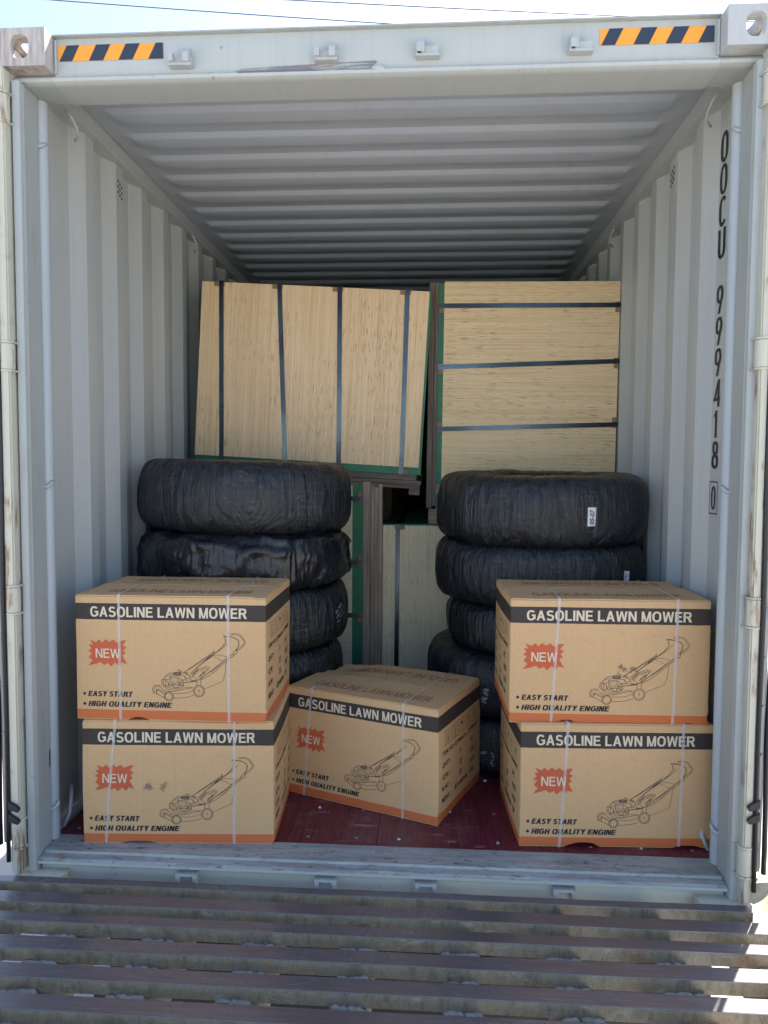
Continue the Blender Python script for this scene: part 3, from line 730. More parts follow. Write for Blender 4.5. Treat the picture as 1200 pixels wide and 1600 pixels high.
# trailer under the container
tr = thing('trailer_chassis', 'dark steel trailer frame under the container, glimpsed between the ramp bars', 'trailer', (0, 3, -1.15))
TO = Vector((0, 3, -1.15))
def TL(bm): bmesh.ops.translate(bm, verts=bm.verts, vec=-TO); return bm
for s in (-1, 1):
    obj('main_beam', TL(bx(*sorted((s*.42, s*.54)), .25, LEN, -.42, -.012)), M_chas_red if s < 0 else M_dark, tr, bevel=.006)
    for yy in (1.6, 2.9, 4.2):
        for xx in (s*.72, s*1.05):
            bm = bmesh.new(); add_tube(bm, [(xx-.13, yy, -.65), (xx-.11, yy, -.65), (xx+.11, yy, -.65), (xx+.13, yy, -.65)], [.42, .498, .498, .42], 32)
            obj('wheel', TL(bm), M_rubber2, tr, smooth=.6)
for s in (-1, 1):
    obj('ground_light_blocker', TL(bx(*sorted((s*.55, s*(1.18 if s < 0 else 1.35))), .62, .80, -1.12, -.18)), M_dark, tr, bevel=.01)  # added panels, block the sunlit ground and its bounce behind the ramp gaps
obj('rear_bumper', TL(bx(-1.1, .6, .3, .4, -.62, -.48)), M_dark, tr, bevel=.01)
for yy in (.5, 1.4, 2.4, 3.4): obj('cross_member', TL(bx(-1.1, 1.1, yy, yy+.1, -.16, -.02)), M_dark, tr)

# torn cardboard sheet at the right end of the ramp
bm = bmesh.new(); n = 12
out = [(1.185,.03),(1.205,-.01),(1.222,-.055),(1.262,-.12),(1.34,-.16),(1.40,-.05),(1.38,.06),(1.30,.10),(1.24,.07)]
cv = bm.verts.new((1.28, -.02, .205)); ov = [bm.verts.new((x, y, .1185+.055*abs(noise.noise(Vector((x*17, y*13, 2))))+(.035 if k in (0, 7, 8) else .0))) for k, (x, y) in enumerate(out)]
for k in range(len(ov)): bm.faces.new((cv, ov[k], ov[(k+1) % len(ov)]))
bmesh.ops.subdivide_edges(bm, edges=bm.edges[:], cuts=3, use_grid_fill=True)
for v in bm.verts: v.co.z += .012*noise.noise(v.co*22)
r_ = bmesh.ops.solidify(bm, geom=bm.faces[:], thickness=.003)
o = obj('cardboard_sheet', bm, simple('pale_torn_cardboard', (.62, .52, .36), .8, 0, .3, 15), None)
o['label'] = 'crumpled torn piece of pale cardboard lying at the right end of the ramp'; o['category'] = 'cardboard'

# ------------------------------------------------------------------ plywood bundles
def bundle(label, loc, roty, L, H, skid, green, Y, straps, mat, grp='steel-strapped plywood bundles', right=.012, D=2.44, foot=False, wood=None):
    """local x along the long edge, z up from the skid side, front face towards -y"""
    wood = wood or M_skid
    t = thing('plywood_bundle', label, 'plywood bundle', (loc[0], Y, loc[1]), (0, roty, 0), grp)
    z0 = skid+green
    obj('cover_board', bx(0, L, 0, .012, z0, z0+H), mat, t, bevel=.0012)
    obj('sheet_stack', bx(.004, L+right, .0125, D, skid, z0+H-.004), M_green, t)
    ns = 7
    for k in range(ns):   # the green painted edges of single sheets
        z = skid+green*k/ns
        if k < 3: obj('sheet_edge', bx(.002, L+right+.003-.002*k, .004+.003*(k % 2), .0124, z+.0006, z+green/3-.0012+green*k/ns*.0), M_green, t) if k == 0 else None
    nt_ = 12
    for k in range(nt_):  # sheet edges showing on top
        yy = .02+k*.16
        obj('top_sheet', bx(.002+random.uniform(0, .004), L+right-random.uniform(0, .008), yy, yy+.155, z0+H-.0035, z0+H+.002+random.uniform(0, .004)), M_green, t)
    # skid: deck boards lengthwise plus cross blocks
    th = skid*.40
    for k in range(5):
        yy = .006+k*.50
        obj('deck_board', bx(-.004+random.uniform(0, .01), L+right+random.uniform(-.03, .02), yy, yy+.11, skid-th, skid-.001), wood, t, bevel=.002)
    nl = max(2, int(skid/.022)); zb = skid-th-.001
    for k in range(nl-1):
        z_a = zb*k/(nl-1); z_b = zb*(k+1)/(nl-1)-.0012
        for row in range(3):
            yy = .010+row*1.0+random.uniform(-.006, .004)
            obj('skid_plank', bx(random.uniform(-.006, .006), L+right+random.uniform(-.02, .008), yy, yy+.10, z_a, z_b), wood, t, bevel=.0018)
    if foot: obj('skid_foot', bx(L-.045, L+.012, .015, .11, -.034, -.0012), wood, t, bevel=.002)
    hw = .0125
    for xb, xt in straps:
        vs = []; fs = []
        N = 10
        path = [(xb, .3, skid-.0025), (xb, -.0025, skid-.0025)]
        path += [(xb+(xt-xb)*k/N, -.0030-.0012*math.sin(math.pi*k/N), z0+(H)*k/N-(0 if k else green)) for k in range(N+1)]
        path += [(xt, -.0025, z0+H+.0075), (xt, D, z0+H+.0075)]
        bm = bmesh.new(); rows = []
        for (x, y, z) in path:
            rows.append([bm.verts.new((x-hw, y, z)), bm.verts.new((x+hw, y, z))])
        for a, b in zip(rows, rows[1:]): bm.faces.new((a[0], a[1], b[1], b[0]))
        bmesh.ops.solidify(bm, geom=bm.faces[:], thickness=.0009)
        st = obj('steel_strap', bm, M_steel, t)
        for (xx, zz, dz) in ((xb, skid+.002, 1), (xt, z0+H+.001, -1)):
            a, b = sorted((zz, zz+dz*.024))
            off = random.choice((-.010, .010))
            obj('edge_protector', bx(xx-.028+off, xx+.028+off, -.0016, .0, a+(.0 if dz > 0 else 0), b), M_card, st)
    return t
bundle('tilted plywood bundle upper left, upright grain, resting above the left tyre stack', (-1.103-.0054*1.0-.0, 1.579-.114), math.radians(3.09), 1.222, .93, .075, .039, 1.585,
       ((.150, .105), (.500, .420), (.792, .745), (1.13, 1.105)), M_ply[0], foot=True, wood=M_skid_dark)
bundle('plywood bundle on its side upper right, level grain, beside the right wall', (.168, 2.509), math.radians(90.4), 1.215, .925, .052, .028, 1.65,
       ((.128, .124), (.452, .418), (.785, .752), (1.12, 1.12)), M_ply[1], right=.003, wood=M_skid_dark)
bundle('cream plywood bundle standing low in the middle with one dark strap, behind the carton', (-.078, .165), 0, 1.222, .93, .066, .036, 1.66,
       ((.080, .084), (.43, .43), (.80, .80), (1.14, 1.14)), M_ply[2])
bundle('plywood bundle on its side behind the left tyre stack, green edge and planks showing', (-.077, .200), math.radians(-90), 1.215, .93, .103, .058, 1.585,
       ((.205, .205), (.51, .51), (.80, .80), (1.145, 1.145)), M_ply[2])
o = obj('wooden_block', bx(.172, .232, 1.70, 2.2, 1.2050, 1.288), M_skid, None, bevel=.003)
o['label'] = 'short wooden packing block wedged under the upper right plywood bundle'; o['category'] = 'wooden block'

# ------------------------------------------------------------------ wrapped tyres
def tyre_r(th, ph, h, R, seed, loose):
    """radial distance and height for tube angle ph (0 = outermost)"""
    a = h/2; b = (R-.215)/2; rc = R-b
    c, s_ = math.cos(ph), math.sin(ph); e = .50
    x = b*math.copysign(abs(c)**e, c); z = a*math.copysign(abs(s_)**.72, s_)
    # helical wrap ridges
    q = th*29/(2*math.pi)+ph*.22+.5*noise.noise(Vector((th*2, seed, 0)))+seed; f = q-math.floor(q)
    wob = noise.noise(Vector((math.cos(th)*2.2+seed, math.sin(th)*2.2, s_*1.1)))
    fine = noise.noise(Vector((math.cos(th)*11+seed, math.sin(th)*11, s_*2.2)))
    pl = noise.noise(Vector((math.cos(th)*34+seed, math.sin(th)*34, s_*1.5)))+.7*noise.noise(Vector((math.cos(th)*70, math.sin(th)*70+seed, s_*2+seed)))
    d = .0052*f*(.25+1.6*abs(noise.noise(Vector((math.floor(q)*1.7, seed, 1)))))+.009*wob+.0030*fine+.0034*pl*(1 if noise.noise(Vector((math.cos(th)*1.7, math.sin(th)*1.7, seed)))>-.05 else .3)
    if loose:
        fo = noise.noise(Vector((th*3.1+s_*1.6, s_*2.6-th*1.1, seed*2))); f2 = noise.noise(Vector((th*9+s_*4, s_*4, seed)))
        w1 = noise.noise(Vector((th*1.5+s_*1.3+.5*wob, s_*.6-th*1.0, seed))); w2 = noise.noise(Vector((th*4.5-s_*2.6, s_*1.2+th*1.2, seed+5))); w3 = noise.noise(Vector((th*9+s_*4, s_*3-th*2, seed+9)))
        d += .016*max(0, 1-abs(w1)*4)**2+.005*max(0, 1-abs(w2)*5)**2+.0022*max(0, 1-abs(w3)*5)**1.5+.010*fo-.006
    k = 1+d/b
    return rc+x*k, z*(1+d/a*.7)
def tyre(label, cx, cyy, z0, h, R, seed, loose=False, tilt=(0, 0), detail=True, name='wrapped_tyre'):
    t = thing(name, label, 'tyre', (cx, cyy, z0), (tilt[0], tilt[1], 0), 'tyres wrapped in black film')
    nT, nP = (600, 48) if detail else (160, 36)
    vs, fs, uv = [], [], []
    for i in range(nT):
        th = 2*math.pi*i/nT
        for j in range(nP):
            r, z = tyre_r(th, 2*math.pi*j/nP-math.pi, h, R, seed, loose); vs.append((r*math.cos(th), r*math.sin(th), z+h/2))
    for i in range(nT):
        for j in range(nP):
            fs.append((i*nP+j, ((i+1) % nT)*nP+j, ((i+1) % nT)*nP+(j+1) % nP, i*nP+(j+1) % nP))
            uv += [(i/nT*4, j/nP), ((i+1)/nT*4, j/nP), ((i+1)/nT*4, (j+1)/nP), (i/nT*4, (j+1)/nP)]
    me = bpy.data.meshes.new('wrapping'); me.from_pydata(vs, [], fs); l = me.uv_layers.new(name='UVMap')
    l.data.foreach_set('uv', [c for q in uv for c in q]); me.materials.append(M_film if loose else M_tyre)
    for p in me.polygons: p.use_smooth = True
    link('wrapping', me, t)
    t['tp'] = 0; del t['tp']
    def surf(thd, zf, off=.0015):
        th = math.radians(thd); lo, hi = -1.3, 1.3
        for _ in range(24):
            mdl = (lo+hi)/2
            if tyre_r(th, mdl, h, R, seed, loose)[1] < zf: lo = mdl
            else: hi = mdl
        r = tyre_r(th, lo, h, R, seed, loose)[0]+off
        return (r*math.cos(th), r*math.sin(th), zf+h/2)
    return t, surf
def decal(t, surf, R, thc, zc, w_, h_, rot, mat, name, shape=None, off=.0025):
    """shape: (verts, faces) in 0..1 square; mapped to a w_ x h_ patch turned by rot"""
    if shape is None:
        n = 6; shape = ([(i/n, j/n) for i in range(n+1) for j in range(n+1)], [(i*(n+1)+j, (i+1)*(n+1)+j, (i+1)*(n+1)+j+1, i*(n+1)+j+1) for i in range(n) for j in range(n)])
    vs = []
    for u, v in shape[0]:
        a, b = (u-.5)*w_, (v-.5)*h_; a, b = a*math.cos(rot)-b*math.sin(rot), a*math.sin(rot)+b*math.cos(rot)
        vs.append(surf(thc+math.degrees(a/R), zc+b, off))
    return pyobj(name, vs, shape[1], mat, t)
def scribble(seed, rows, per=6):
    rnd = random.Random(seed); parts = []
    for r in range(rows):
        y = 1-(r+.5)/rows; x = .05
        while x < .9:
            L_ = rnd.uniform(.08, .22); pts = []
            for q in range(per): pts.append((x+L_*q/per+rnd.uniform(-.03, .03), y+rnd.uniform(-.32, .32)/rows))
            parts.append(ribbon(pts, .022)); x += L_+rnd.uniform(.0, .06)
    return merge(parts)
ZL = [.165, .4325, .700, .975, 1.222, 1.530]; ZR = [.165, .428, .690, .912, 1.182, 1.484]
ords = ['lowest', 'second from bottom', 'middle', 'second from top', 'topmost']
Lc = [(-.70, 1.09, .475), (-.70, 1.09, .475), (-.71, 1.085, .474), (-.695, 1.085, .488), (-.69, 1.09, .488), (-.69, 1.09, .492)]
Rc = [(.675, 1.17, .468), (.68, 1.165, .47), (.655, 1.17, .478), (.735, 1.175, .468), (.69, 1.17, .485), (.70, 1.17, .482)]
LL = ['wrapped tyre at the bottom of the left stack, hidden behind the cartons', 'wrapped tyre second from the bottom of the left stack, just above the middle carton',
      'wrapped tyre with white handwriting, third down in the left stack', 'wrapped tyre in loose crumpled shiny film, second down in the left stack', 'topmost wrapped tyre of the left stack, under the tilted plywood bundle']
for i in range(5):
    cx, cyy, R = Lc[i+1]
    t, sf = tyre(LL[i], cx, cyy, ZL[i]+.001, (ZL[i+1]-ZL[i])*1.015, R, i*3.7+1, loose=(i == 3), tilt=(0, math.radians(1.2) if i == 4 else 0), detail=i > 0)
    if i == 2: decal(t, sf, R, -16, .012, .10, .075, math.radians(28), M_marker, 'handwriting', scribble(5, 3))
    if i == 3: decal(t, sf, R, 196, .0, .016, .05, .1, M_white, 'sticker')
RL_ = ['wrapped tyre at the bottom of the right stack with faint marker writing', 'wrapped tyre with white marker writing, second from the bottom of the right stack',
       'plain wrapped tyre in the middle of the right stack, set back to the right', 'wrapped tyre with a small sticker just above the carton, second down in the right stack', 'topmost wrapped tyre of the right stack with a white 05-07 sticker']
for i in range(5):
    cx, cyy, R = Rc[i+1]
    t, sf = tyre(RL_[i], cx, cyy, ZR[i]+.001, (ZR[i+1]-ZR[i])*1.015, R, i*5.3+20, tilt=(math.radians(2.0) if i == 4 else 0, 0), detail=i > 0)
    if i == 4:
        s = decal(t, sf, R, -73, -.008, .036, .078, 0, M_white, 'sticker')
        vs, fs = text2d('05-07', .02, .25)
        d = decal(t, sf, R, -73, -.008, .060, .021, math.radians(90), M_ink, 'sticker_writing', (vs, fs), .0037)
    if i == 3:
        decal(t, sf, R, -48.5, .0, .04, .055, -.15, M_white, 'sticker'); decal(t, sf, R, -48.5, .004, .03, .03, .5, M_ink, 'sticker_writing', scribble(3, 1), .0037)
    if i == 1: decal(t, sf, R, -122, -.015, .07, .10, math.radians(80), M_marker, 'handwriting', scribble(11, 2))
    if i == 0: decal(t, sf, R, -121, -.03, .06, .09, math.radians(80), M_marker, 'handwriting', scribble(12, 2))
# film flap hanging on the second tyre of the left stack is part of its crumpled wrapping

# ------------------------------------------------------------------ lawn mower cartons
def zp(*pts): return [((220+x/6.667-118)/298, None, (980+y/6.667)) for x, y in pts]
def zuv(pts):
    out = []
    for x, y in pts:
        X, Y = 220+x/6.667, 980+y/6.667; u = (X-118)/298; out.append((u, 1-(Y-930-7*u)/194))
    return out
def circ(x, y, rx, ry, n=20, rot=0): return [(x+rx*math.cos(2*math.pi*k/n)*math.cos(rot)-ry*math.sin(2*math.pi*k/n)*math.sin(rot), y+rx*math.cos(2*math.pi*k/n)*math.sin(rot)+ry*math.sin(2*math.pi*k/n)*math.cos(rot)) for k in range(n)]
MOW = [  # (polyline in drawing pixels, closed, stroke m)
 (circ(295,720,48,47),1,.0016),(circ(295,720,36,35),1,.0009),(circ(612,665,58,60),1,.0017),(circ(612,665,44,46),1,.0009),(circ(612,662,10,11),1,.0009),
 ([(212,612),(180,602),(145,608),(125,640),(130,680),(160,692),(172,660),(172,640)],0,.0016),([(150,690),(140,655),(155,625),(185,615),(215,628)],0,.0009),
 ([(165,648),(262,700)],0,.0014),([(165,690),(245,735)],0,.0014),([(178,640),(275,690)],0,.0010),([(165,648),(165,690)],0,.0012),
 ([(335,735),(400,738),(480,732),(552,710)],0,.0012),([(340,688),(420,692),(500,680),(556,655)],0,.0010),
 ([(215,630),(235,650),(290,668),(360,668),(450,645),(548,632)],0,.0012),([(240,620),(300,652),(370,655),(460,625),(545,625)],0,.0010),([(250,612),(330,640),(400,632),(450,610),(450,560)],0,.0010),
 ([(225,540),(262,545),(290,568),(292,605),(262,612),(225,595),(225,540)],0,.0015),([(240,550),(240,605)],0,.0009),([(262,545),(262,610)],0,.0010),
 ([(310,510),(395,515),(400,575),(350,585),(310,570),(310,510)],0,.0015),([(325,525),(385,530),(388,565),(328,560),(325,525)],0,.0009),
 ([(335,470),(300,480),(265,505),(245,540)],0,.0016),([(280,510),(300,498),(335,490)],0,.0009),([(250,545),(300,535),(315,520)],0,.0010),
 ([(410,505),(455,500),(470,530),(510,535),(515,500),(480,480),(440,478)],0,.0014),([(400,520),(430,545),(465,548),(510,552)],0,.0012),([(470,500),(475,545)],0,.0009),
 ([(395,450),(398,438),(408,450),(428,458),(432,470)],0,.0020),([(470,468),(492,472),(500,490),(480,492),(470,468)],0,.0012),
 ([(290,575),(300,612),(330,618),(325,585)],0,.0018),([(345,600),(350,628),(390,630),(395,600)],0,.0020),([(405,580),(445,575),(452,600),(430,612),(408,600),(405,580)],0,.0020),([(410,568),(440,550),(450,565)],0,.0016),([(300,590),(360,600),(440,590)],0,.0014),
 ([(450,475),(510,432),(640,345),(760,265)],0,.0017),([(510,440),(645,352),(700,318)],0,.0009),([(520,490),(600,410),(700,330),(780,275),(850,215),(885,170),(895,150),(885,110),(870,98),(905,95),(935,102)],0,.0017),
 ([(590,420),(690,345),(790,268),(860,222),(935,150)],0,.0012),([(760,290),(770,240),(778,262),(765,290)],0,.0014),([(690,330),(740,290),(765,290),(720,325),(690,345)],0,.0020),
 ([(935,75),(1000,68),(1045,82),(1075,120),(1098,155),(1085,190),(1050,225),(1010,250)],0,.0013),([(945,85),(1000,80),(1035,92),(1065,128),(1085,158),(1075,182),(1035,218),(1005,240)],0,.0010),
 ([(870,95),(960,105),(1010,130),(1032,155),(1028,190),(1020,215),(1000,238)],0,.0020),
 ([(1005,240),(1012,265),(1000,285),(975,290),(968,270),(990,250),(1005,240)],0,.0014),
 ([(968,280),(905,325),(850,370),(760,440),(690,490),(620,545),(560,558),(520,560)],0,.0018),([(985,290),(910,345),(860,385),(780,460),(700,515),(635,545)],0,.0014),([(935,300),(880,345),(800,420),(730,470)],0,.0009),
 ([(760,300),(800,288),(850,292),(905,310)],0,.0010),([(765,312),(800,318),(850,348),(878,355)],0,.0010),
 ([(905,340),(893,400),(885,480),(868,558),(780,598),(672,642)],0,.0010),
 ([(545,485),(570,468),(585,450),(600,440),(600,420)],0,.0014),([(600,440),(690,405),(725,418),(690,455),(620,500)],0,.0014),([(620,455),(700,420),(700,440)],0,.0016),
 ([(530,505),(560,520),(600,548),(630,540)],0,.0010),([(540,495),(560,480),(572,500),(552,510),(540,495)],0,.0015),([(560,470),(580,455),(592,475),(572,488),(560,470)],0,.0015),([(580,448),(600,435),(608,455),(590,465),(580,448)],0,.0015),
 ([(612,515),(630,502),(642,518),(622,528),(612,515)],0,.0015),([(632,492),(652,478),(662,495),(642,505),(632,492)],0,.0015),([(652,470),(672,455),(682,472),(662,485),(652,470)],0,.0015),
 ([(590,560),(590,600)],0,.0014),([(632,548),(632,602)],0,.0014),([(455,575),(520,570),(590,560)],0,.0018),([(515,500),(530,545),(560,558)],0,.0012),
]
ENG = circ(385, 482, 46, 20)
STAR = [(.02,.33),(.10,.50),(.0,.55),(.09,.66),(.02,.80),(.13,.78),(.06,.98),(.20,.88),(.30,.99),(.36,.87),(.47,1.0),(.55,.90),(.66,.99),(.74,.88),(.90,.97),(.99,.98),(.90,.78),(.99,.72),(.91,.60),(.97,.50),(.88,.42),(1.0,.10),(.86,.16),(.80,.02),(.70,.15),(.58,.0),(.52,.13),(.40,.05),(.33,.16),(.22,.10),(.0,.02),(.12,.22)]
def carton(label, x, y, z, yaw, w_, d_, seed, straps, notches=(), crush=None, bow=.006, smears=(), facel=True):
    h_ = HB; t = thing('carton', label, 'carton', (x, y, z), (0, 0, yaw), 'lawn mower cartons')
    R = .0045
    def disp(p):
        X, Y, Z = p; v = Vector((X*2.6+seed*9, Y*2.6, Z*2.6)); q = Vector((X*9+seed*9, Y*9, Z*9))
        fx = math.sin(math.pi*min(1, max(0, X/w_))); fy = math.sin(math.pi*min(1, max(0, Y/d_))); fz = math.sin(math.pi*min(1, max(0, Z/h_)))
        dx = bow*fy*fz*(1 if X > w_/2 else -1)*(abs(X/w_-.5)*2)**2; dy = bow*fx*fz*(1 if Y > d_/2 else -1)*(abs(Y/d_-.5)*2)**2
        dn = .0036*noise.noise(v); n2 = .0016*noise.noise(q)
        dz = .0025*noise.noise(Vector((X*5+seed, Y*5, 3)))*(1 if Z > h_*.9 else .0)
        for (u, wu, hh) in notches:
            k = abs(X/w_-u)/wu
            if k < 1 and Y < .03: dz += hh*(1-k**4)*max(0, 1-Z/.05)
        dy2 = 0
        if crush:
            cxx, cyc, rad, am = crush; dd = math.hypot(X-cxx, Y-cyc)/rad
            if dd < 1: dz -= am*(1-dd)**1.3*(1+.5*noise.noise(Vector((X*20, Y*20, 0))))*(Z/h_)**6
        # soft lower-right corner
        e = max(0, 1-math.hypot((X-w_)/.07, Z/.09)) if Y < .05 else 0
        return (X+dx+dn-.006*e*math.sin(Z*120+seed), Y+dy+n2+dn*.6+.003*e*math.sin(X*90), Z+dz)
    def axis(L):
        a = [0, R*.3, R*.7, R]; n = 26; return a+[R+(L-2*R)*k/n for k in range(1, n)]+[L-R, L-R*.7, L-R*.3, L]
    def rnd(p):
        P = Vector(p); c = Vector((min(max(P.x, R), w_-R), min(max(P.y, R), d_-R), min(max(P.z, R), h_-R))); n = P-c
        return c+n.normalized()*R if n.length > 1e-9 else P
    ax, ay, az = axis(w_), axis(d_), axis(h_); bm = bmesh.new(); cache = {}
    def V(p):
        k = tuple(round(c, 5) for c in p)
        if k not in cache: cache[k] = bm.verts.new(disp(rnd(p)))
        return cache[k]
    def face(A, B, f):
        for i in range(len(A)-1):
            for j in range(len(B)-1):
                bm.faces.new((V(f(A[i], B[j])), V(f(A[i+1], B[j])), V(f(A[i+1], B[j+1])), V(f(A[i], B[j+1]))))
    face(ax, az, lambda a, b: (a, 0, b)); face(ax, az, lambda a, b: (a, d_, b)); face(ay, az, lambda a, b: (0, a, b)); face(ay, az, lambda a, b: (w_, a, b))
    face(ax, ay, lambda a, b: (a, b, 0)); face(ax, ay, lambda a, b: (a, b, h_))
    body = obj('carton_body', bm, M_carton, t, smooth=True)
    # mappings: (u,v) -> point on a face, lifted off
    def F(u, v, o=.0009): p = disp((u*w_, 0, v*h_)); return (p[0], p[1]-o, p[2])
    def Rt(u, v, o=.0009): p = disp((w_, u*d_, v*h_)); return (p[0]+o, p[1], p[2])
    def Lf(u, v, o=.0009): p = disp((0, (1-u)*d_, v*h_)); return (p[0]-o, p[1], p[2])
    def put(name, shape, fn, mat, par, box_=None, o=.0009, **k):
        vs = shape[0]
        if box_: vs = [(box_[0]+(box_[1]-box_[0])*a, box_[2]+(box_[3]-box_[2])*b) for a, b in vs]
        return pyobj(name, [fn(a, b, o) for a, b in vs], shape[1], mat, par, **k)
    def letters(name, s_, fn, mat, par, B_, o=.0009, inv=False, **k):
        V_, F_ = [], []
        for n_, (vs, fs) in enumerate(lettering(s_, **k)):
            o_ = len(V_)
            for a, b in vs:
                if inv: a, b = 1-a, 1-b
                V_.append(fn(B_[0]+(B_[1]-B_[0])*a, B_[2]+(B_[3]-B_[2])*b, o+.00005*(n_ % 5)))
            F_ += [tuple(i+o_ for i in f) for f in fs]
        return pyobj(name, V_, F_, mat, par)
    letters('title_lettering', 'GASOLINE LAWN MOWER', F, M_kl, body, (.082, .902, .836, .918))
    # badge
    c = len(STAR); cx_ = [(.5, .5)]+STAR
    bd = put('new_badge', (cx_, [(0, i+1, (i+1) % c+1) for i in range(c)]), F, M_redprint, body, (.066, .274, .435, .655))
    letters('badge_lettering', 'NEW', F, M_kl, t, (.108, .238, .505, .580), o=.0018, T=.17, Th=.15)
    letters('slogan_lettering', 'EASY START', F, M_bprint, body, (.062, .302, .190, .234), T=.27, Th=.20, shear=.22, gap=.09, space=.34)
    letters('slogan_lettering', 'HIGH QUALITY ENGINE', F, M_bprint, body, (.062, .508, .108, .152), T=.27, Th=.20, shear=.22, gap=.09, space=.34)
    dm = ([(0,.5),(.5,0),(1,.5),(.5,1)], [(0,1,2,3)])
    put('bullet', dm, F, M_bprint, body, (.034, .053, .196, .226)); put('bullet', dm, F, M_bprint, body, (.034, .053, .114, .144))
    parts = []
    for pl, cl, wd in MOW:
        q = [(a*w_, b*h_) for a, b in zuv(pl)]; parts.append(ribbon(q, wd*1.2, bool(cl)))
    e = [(a*w_, b*h_) for a, b in zuv(ENG)]; parts.append((e, [tuple(range(len(e)))]))
    vs, fs = merge(parts); vs = [(a/w_, b/h_) for a, b in vs]
    put('mower_drawing', (vs, fs), F, M_line, body)
    e2 = [(a, b) for a, b in zuv(circ(385, 480, 30, 11))]; put('engine_cap', (e2, [tuple(range(len(e2)))]), F, M_smear, t, o=.0016)
    for (u, v, r1) in smears:
        parts = []
        rr = random.Random(int(u*1000))
        for _ in range(16):
            a = rr.uniform(-.6, 1.3); L_ = rr.uniform(.006, .022)*r1; x0, y0_ = u*w_+rr.uniform(-.014, .014)*r1, v*h_+rr.uniform(-.012, .012)*r1
            parts.append(ribbon([(x0, y0_), (x0+L_*math.cos(a), y0_+L_*math.sin(a))], .0016))
        vs, fs = merge(parts); put('scuff', ([(a/w_, b/h_) for a, b in vs], fs), F, M_smear, body, o=.0015)
    # side faces
    for fn in (Rt, Lf):
        parts = []
        for k in range(5):
            x0 = .14+k*.155; bw, y0_, y1_ = .115, .655, .775
            q = [(x0*d_, y0_*h_), ((x0+bw)*d_, y0_*h_), ((x0+bw)*d_, y1_*h_), (x0*d_, y1_*h_)]; parts.append(ribbon(q, .0020, True))
            mx, my = (x0+bw/2)*d_, (y0_+y1_)/2*h_
            if k == 0: parts += [ribbon([(mx-.012, my-.016), (mx+.012, my-.016)], .003), ribbon([(mx-.012, my-.006), (mx+.012, my-.006)], .003), ribbon(circ(mx, my+.010, .007, .008, 8), .002, True)]
            if k == 1: parts += [ribbon([(mx-.008, my+.018), (mx-.006, my), (mx, my-.004), (mx+.006, my), (mx+.008, my+.018), (mx-.008, my+.018)], .002), ribbon([(mx, my-.004), (mx, my-.018)], .002), ribbon([(mx-.007, my-.018), (mx+.007, my-.018)], .003)]
            if k == 2: parts += [([(mx-.014, my+.004), (mx, my+.018), (mx+.014, my+.004)], [(0,1,2)]), ribbon([(mx, my+.004), (mx, my-.016), (mx+.005, my-.018)], .002)]
            if k == 3: parts += [ribbon([(mx-.007, my-.016), (mx-.007, my+.014)], .002), ribbon([(mx+.007, my-.016), (mx+.007, my+.014)], .002), ribbon([(mx-.012, my+.006), (mx-.007, my+.016), (mx-.002, my+.006)], .002), ribbon([(mx+.002, my+.006), (mx+.007, my+.016), (mx+.012, my+.006)], .002)]
            if k == 4: parts += [ribbon(circ(mx, my, .011, .013, 10), .002, True), ribbon([(mx-.010, my-.012), (mx+.010, my+.012)], .002), ribbon([(mx-.004, my), (mx+.004, my)], .004)]
        vs, fs = merge(parts); put('handling_icons', ([(a/d_, b/h_) for a, b in vs], fs), fn, M_bprint, body)
        for s_, u0, u1, v0 in (('ITEM NO.:CJTM46YA', .08, .62, .565), ('CJTM460Z', .66, .90, .575), ('QNTY:', .08, .24, .465), ('1', .47, .485, .465), ('PC', .72, .80, .47), ('G.W.:', .08, .22, .365), ('27', .45, .52, .365), ('KGS', .72, .84, .37),
                               ('N.W.:', .08, .22, .265), ('25', .45, .52, .265), ('KGS', .72, .84, .27), ('MEAS:', .08, .25, .165), ('87X48X46', .36, .66, .165), ('CM', .72, .80, .17)):
            put('side_lettering', text2d(s_, .018), fn, M_bprint, body, (u0, u1, v0, v0+.048))
    # top flaps: two long flaps meeting over the middle
    for k in (0, 1):
        bm = bmesh.new(); n1, n2 = 40, 10; y0_, y1_ = ((.004, d_/2-.002), (d_/2+.002, d_-.004))[k]; th = .0035; g = []
        for lv in (0, 1):
            rows = []
            for i in range(n1+1):
                row = []
                for j in range(n2+1):
                    X = .003+(w_-.006)*i/n1; Y = y0_+(y1_-y0_)*j/n2
                    p = disp((X, Y, h_)); em = abs(Y-d_/2)/.06
                    lift = .0035*max(0, 1-em)*(1+1.6*noise.noise(Vector((X*6+seed*3, k*7, 0))))
                    row.append(bm.verts.new((p[0], p[1], p[2]+.0004+lv*th+max(0, lift))))
                rows.append(row)
            g.append(rows)
        for lv in (0, 1):
            for i in range(n1):
                for j in range(n2): bm.faces.new((g[lv][i][j], g[lv][i+1][j], g[lv][i+1][j+1], g[lv][i][j+1]))
        for i in range(n1):
            for j in (0, n2): bm.faces.new((g[0][i][j], g[0][i+1][j], g[1][i+1][j], g[1][i][j]))
        for j in range(n2):
            for i in (0, n1): bm.faces.new((g[0][i][j], g[0][i][j+1], g[1][i][j+1], g[1][i][j]))
        fl = obj('top_flap', bm, M_kraft, t, smooth=.6)
        def T(u, v, o=.0012):
            X, Y = u*w_, v*d_; p = disp((X, Y, h_)); em = abs(Y-d_/2)/.06
            lift = .0035*max(0, 1-em)*(1+1.6*noise.noise(Vector((X*6+seed*3, k*7, 0))))
            return (p[0], p[1], p[2]+.0039+max(0, lift)+o)
        letters('flap_lettering', 'GASOLINE LAWN MOWER', T, M_fadered, fl, ((.13, .90, .14, .27), (.13, .90, .72, .85))[k], inv=(k == 1), T=.14, Th=.12)
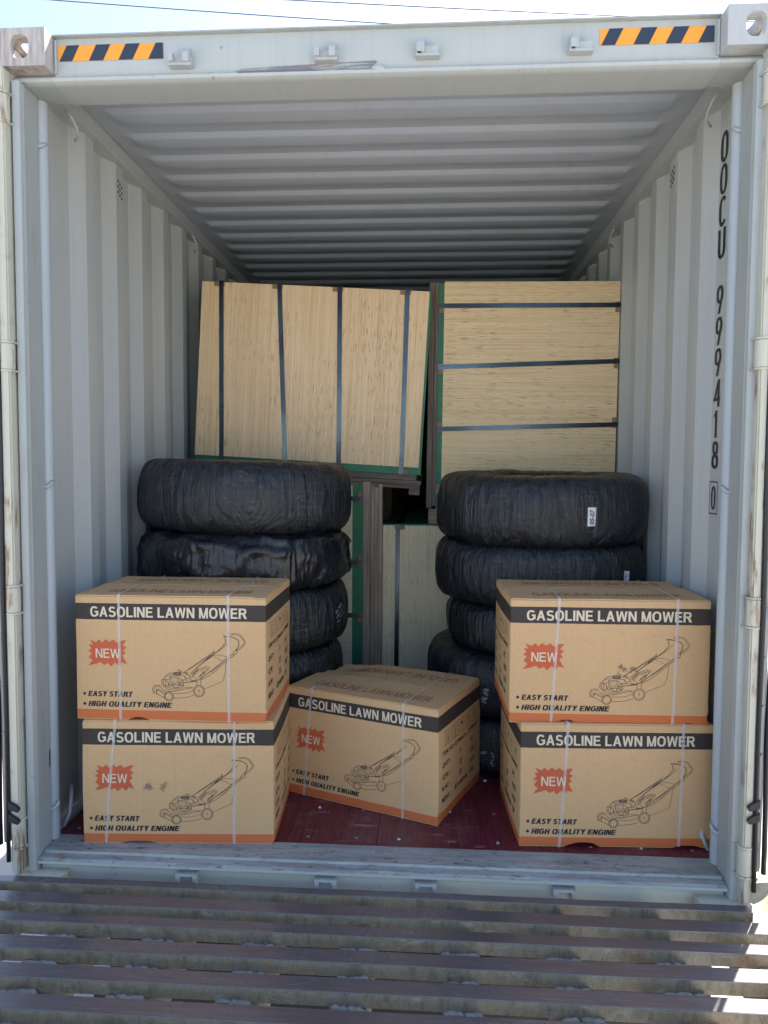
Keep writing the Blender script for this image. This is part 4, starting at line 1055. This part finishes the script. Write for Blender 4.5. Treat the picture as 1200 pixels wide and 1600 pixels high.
    # straps
    for (ut, ub) in straps:
        hw = .0050; path = []
        for k in range(15): u = ub+(ut-ub)*k/14; p = disp((u*w_, 0, h_*k/14)); path.append((p[0], p[1]-.0016, p[2], u))
        for k in range(15): p = disp((ut*w_, d_*k/14, h_)); path.append((p[0], p[1]+(-.0016 if k == 0 else 0), p[2]+.0078+(.002 if 5 < k < 9 else 0), ut))
        for k in range(8): p = disp((ut*w_, d_, h_*(1-k/7))); path.append((p[0], p[1]+.0022, p[2], ut))
        bm = bmesh.new(); rows = [[bm.verts.new((a-hw, b, c_)), bm.verts.new((a-hw*.15, b-.0002, c_)), bm.verts.new((a+hw, b, c_))] for a, b, c_, _ in path]
        for A, B in zip(rows, rows[1:]):
            bm.faces.new((A[0], A[1], B[1], B[0])); bm.faces.new((A[1], A[2], B[2], B[1]))
        obj('plastic_strap', bm, M_pp, t, smooth=True)
    return t
carton('lawn mower carton on top of the left pair, its right side turned toward the middle', -1.065, .148, FZ+.444, .011, .679, .455, 1, ((.235, .235), (.805, .808)), notches=((.325, .05, .010),), crush=(.66, .0, .05, .004))
carton('lawn mower carton at the bottom of the left pair, scuffed grey beside its badge', -1.04, .133, FZ-.001, .061, .678, .455, 2, ((.175, .12), (.795, .79)), notches=((.30, .09, .008),), smears=((.335, .47, 1.), (.42, .475, .8)))
carton('single lawn mower carton in the middle of the floor, turned aslant with crushed top corner', -.398, .599, FZ+.001, -.397, .669, .481, 3, ((.175, .12), (.79, .785)), crush=(.0, .42, .26, .034))
carton('lawn mower carton on top of the right pair, smear marks above the mower engine', .466, .243, FZ+.440, .021, .695, .455, 4, ((.245, .215), (.832, .822)), notches=((.30, .05, .014), (.90, .05, .008)), smears=((.555, .455, .9), (.61, .46, .7)))
carton('lawn mower carton at the bottom of the right pair, dented bottom edge', .506, .22, FZ+.001, .051, .676, .46, 5, ((.245, .21), (.842, .835)), notches=((.335, .08, .016), (.88, .07, .008)))

# ------------------------------------------------------------------ overhead wires
for lab, P0, P1 in (('lower overhead power cable crossing the sky above the container', (-16.691, 30, 22.16), (-1.966, 30, 20.747)), ('upper overhead power cable crossing the sky above the container', (-6.133, 30, 21.812), (9.618, 30, 20.62))):
    a, b = Vector(P0), Vector(P1); d = (b-a); pts = [a+d*t-Vector((0, 0, .25*math.sin(math.pi*(t+1)/3.5)-.2)) for t in [-1+.125*k for k in range(29)]]
    o = obj('overhead_cable', tube(pts, .022, 6), M_dark, None, smooth=True); o['label'] = lab; o['category'] = 'cable'; o['group'] = 'overhead cables'
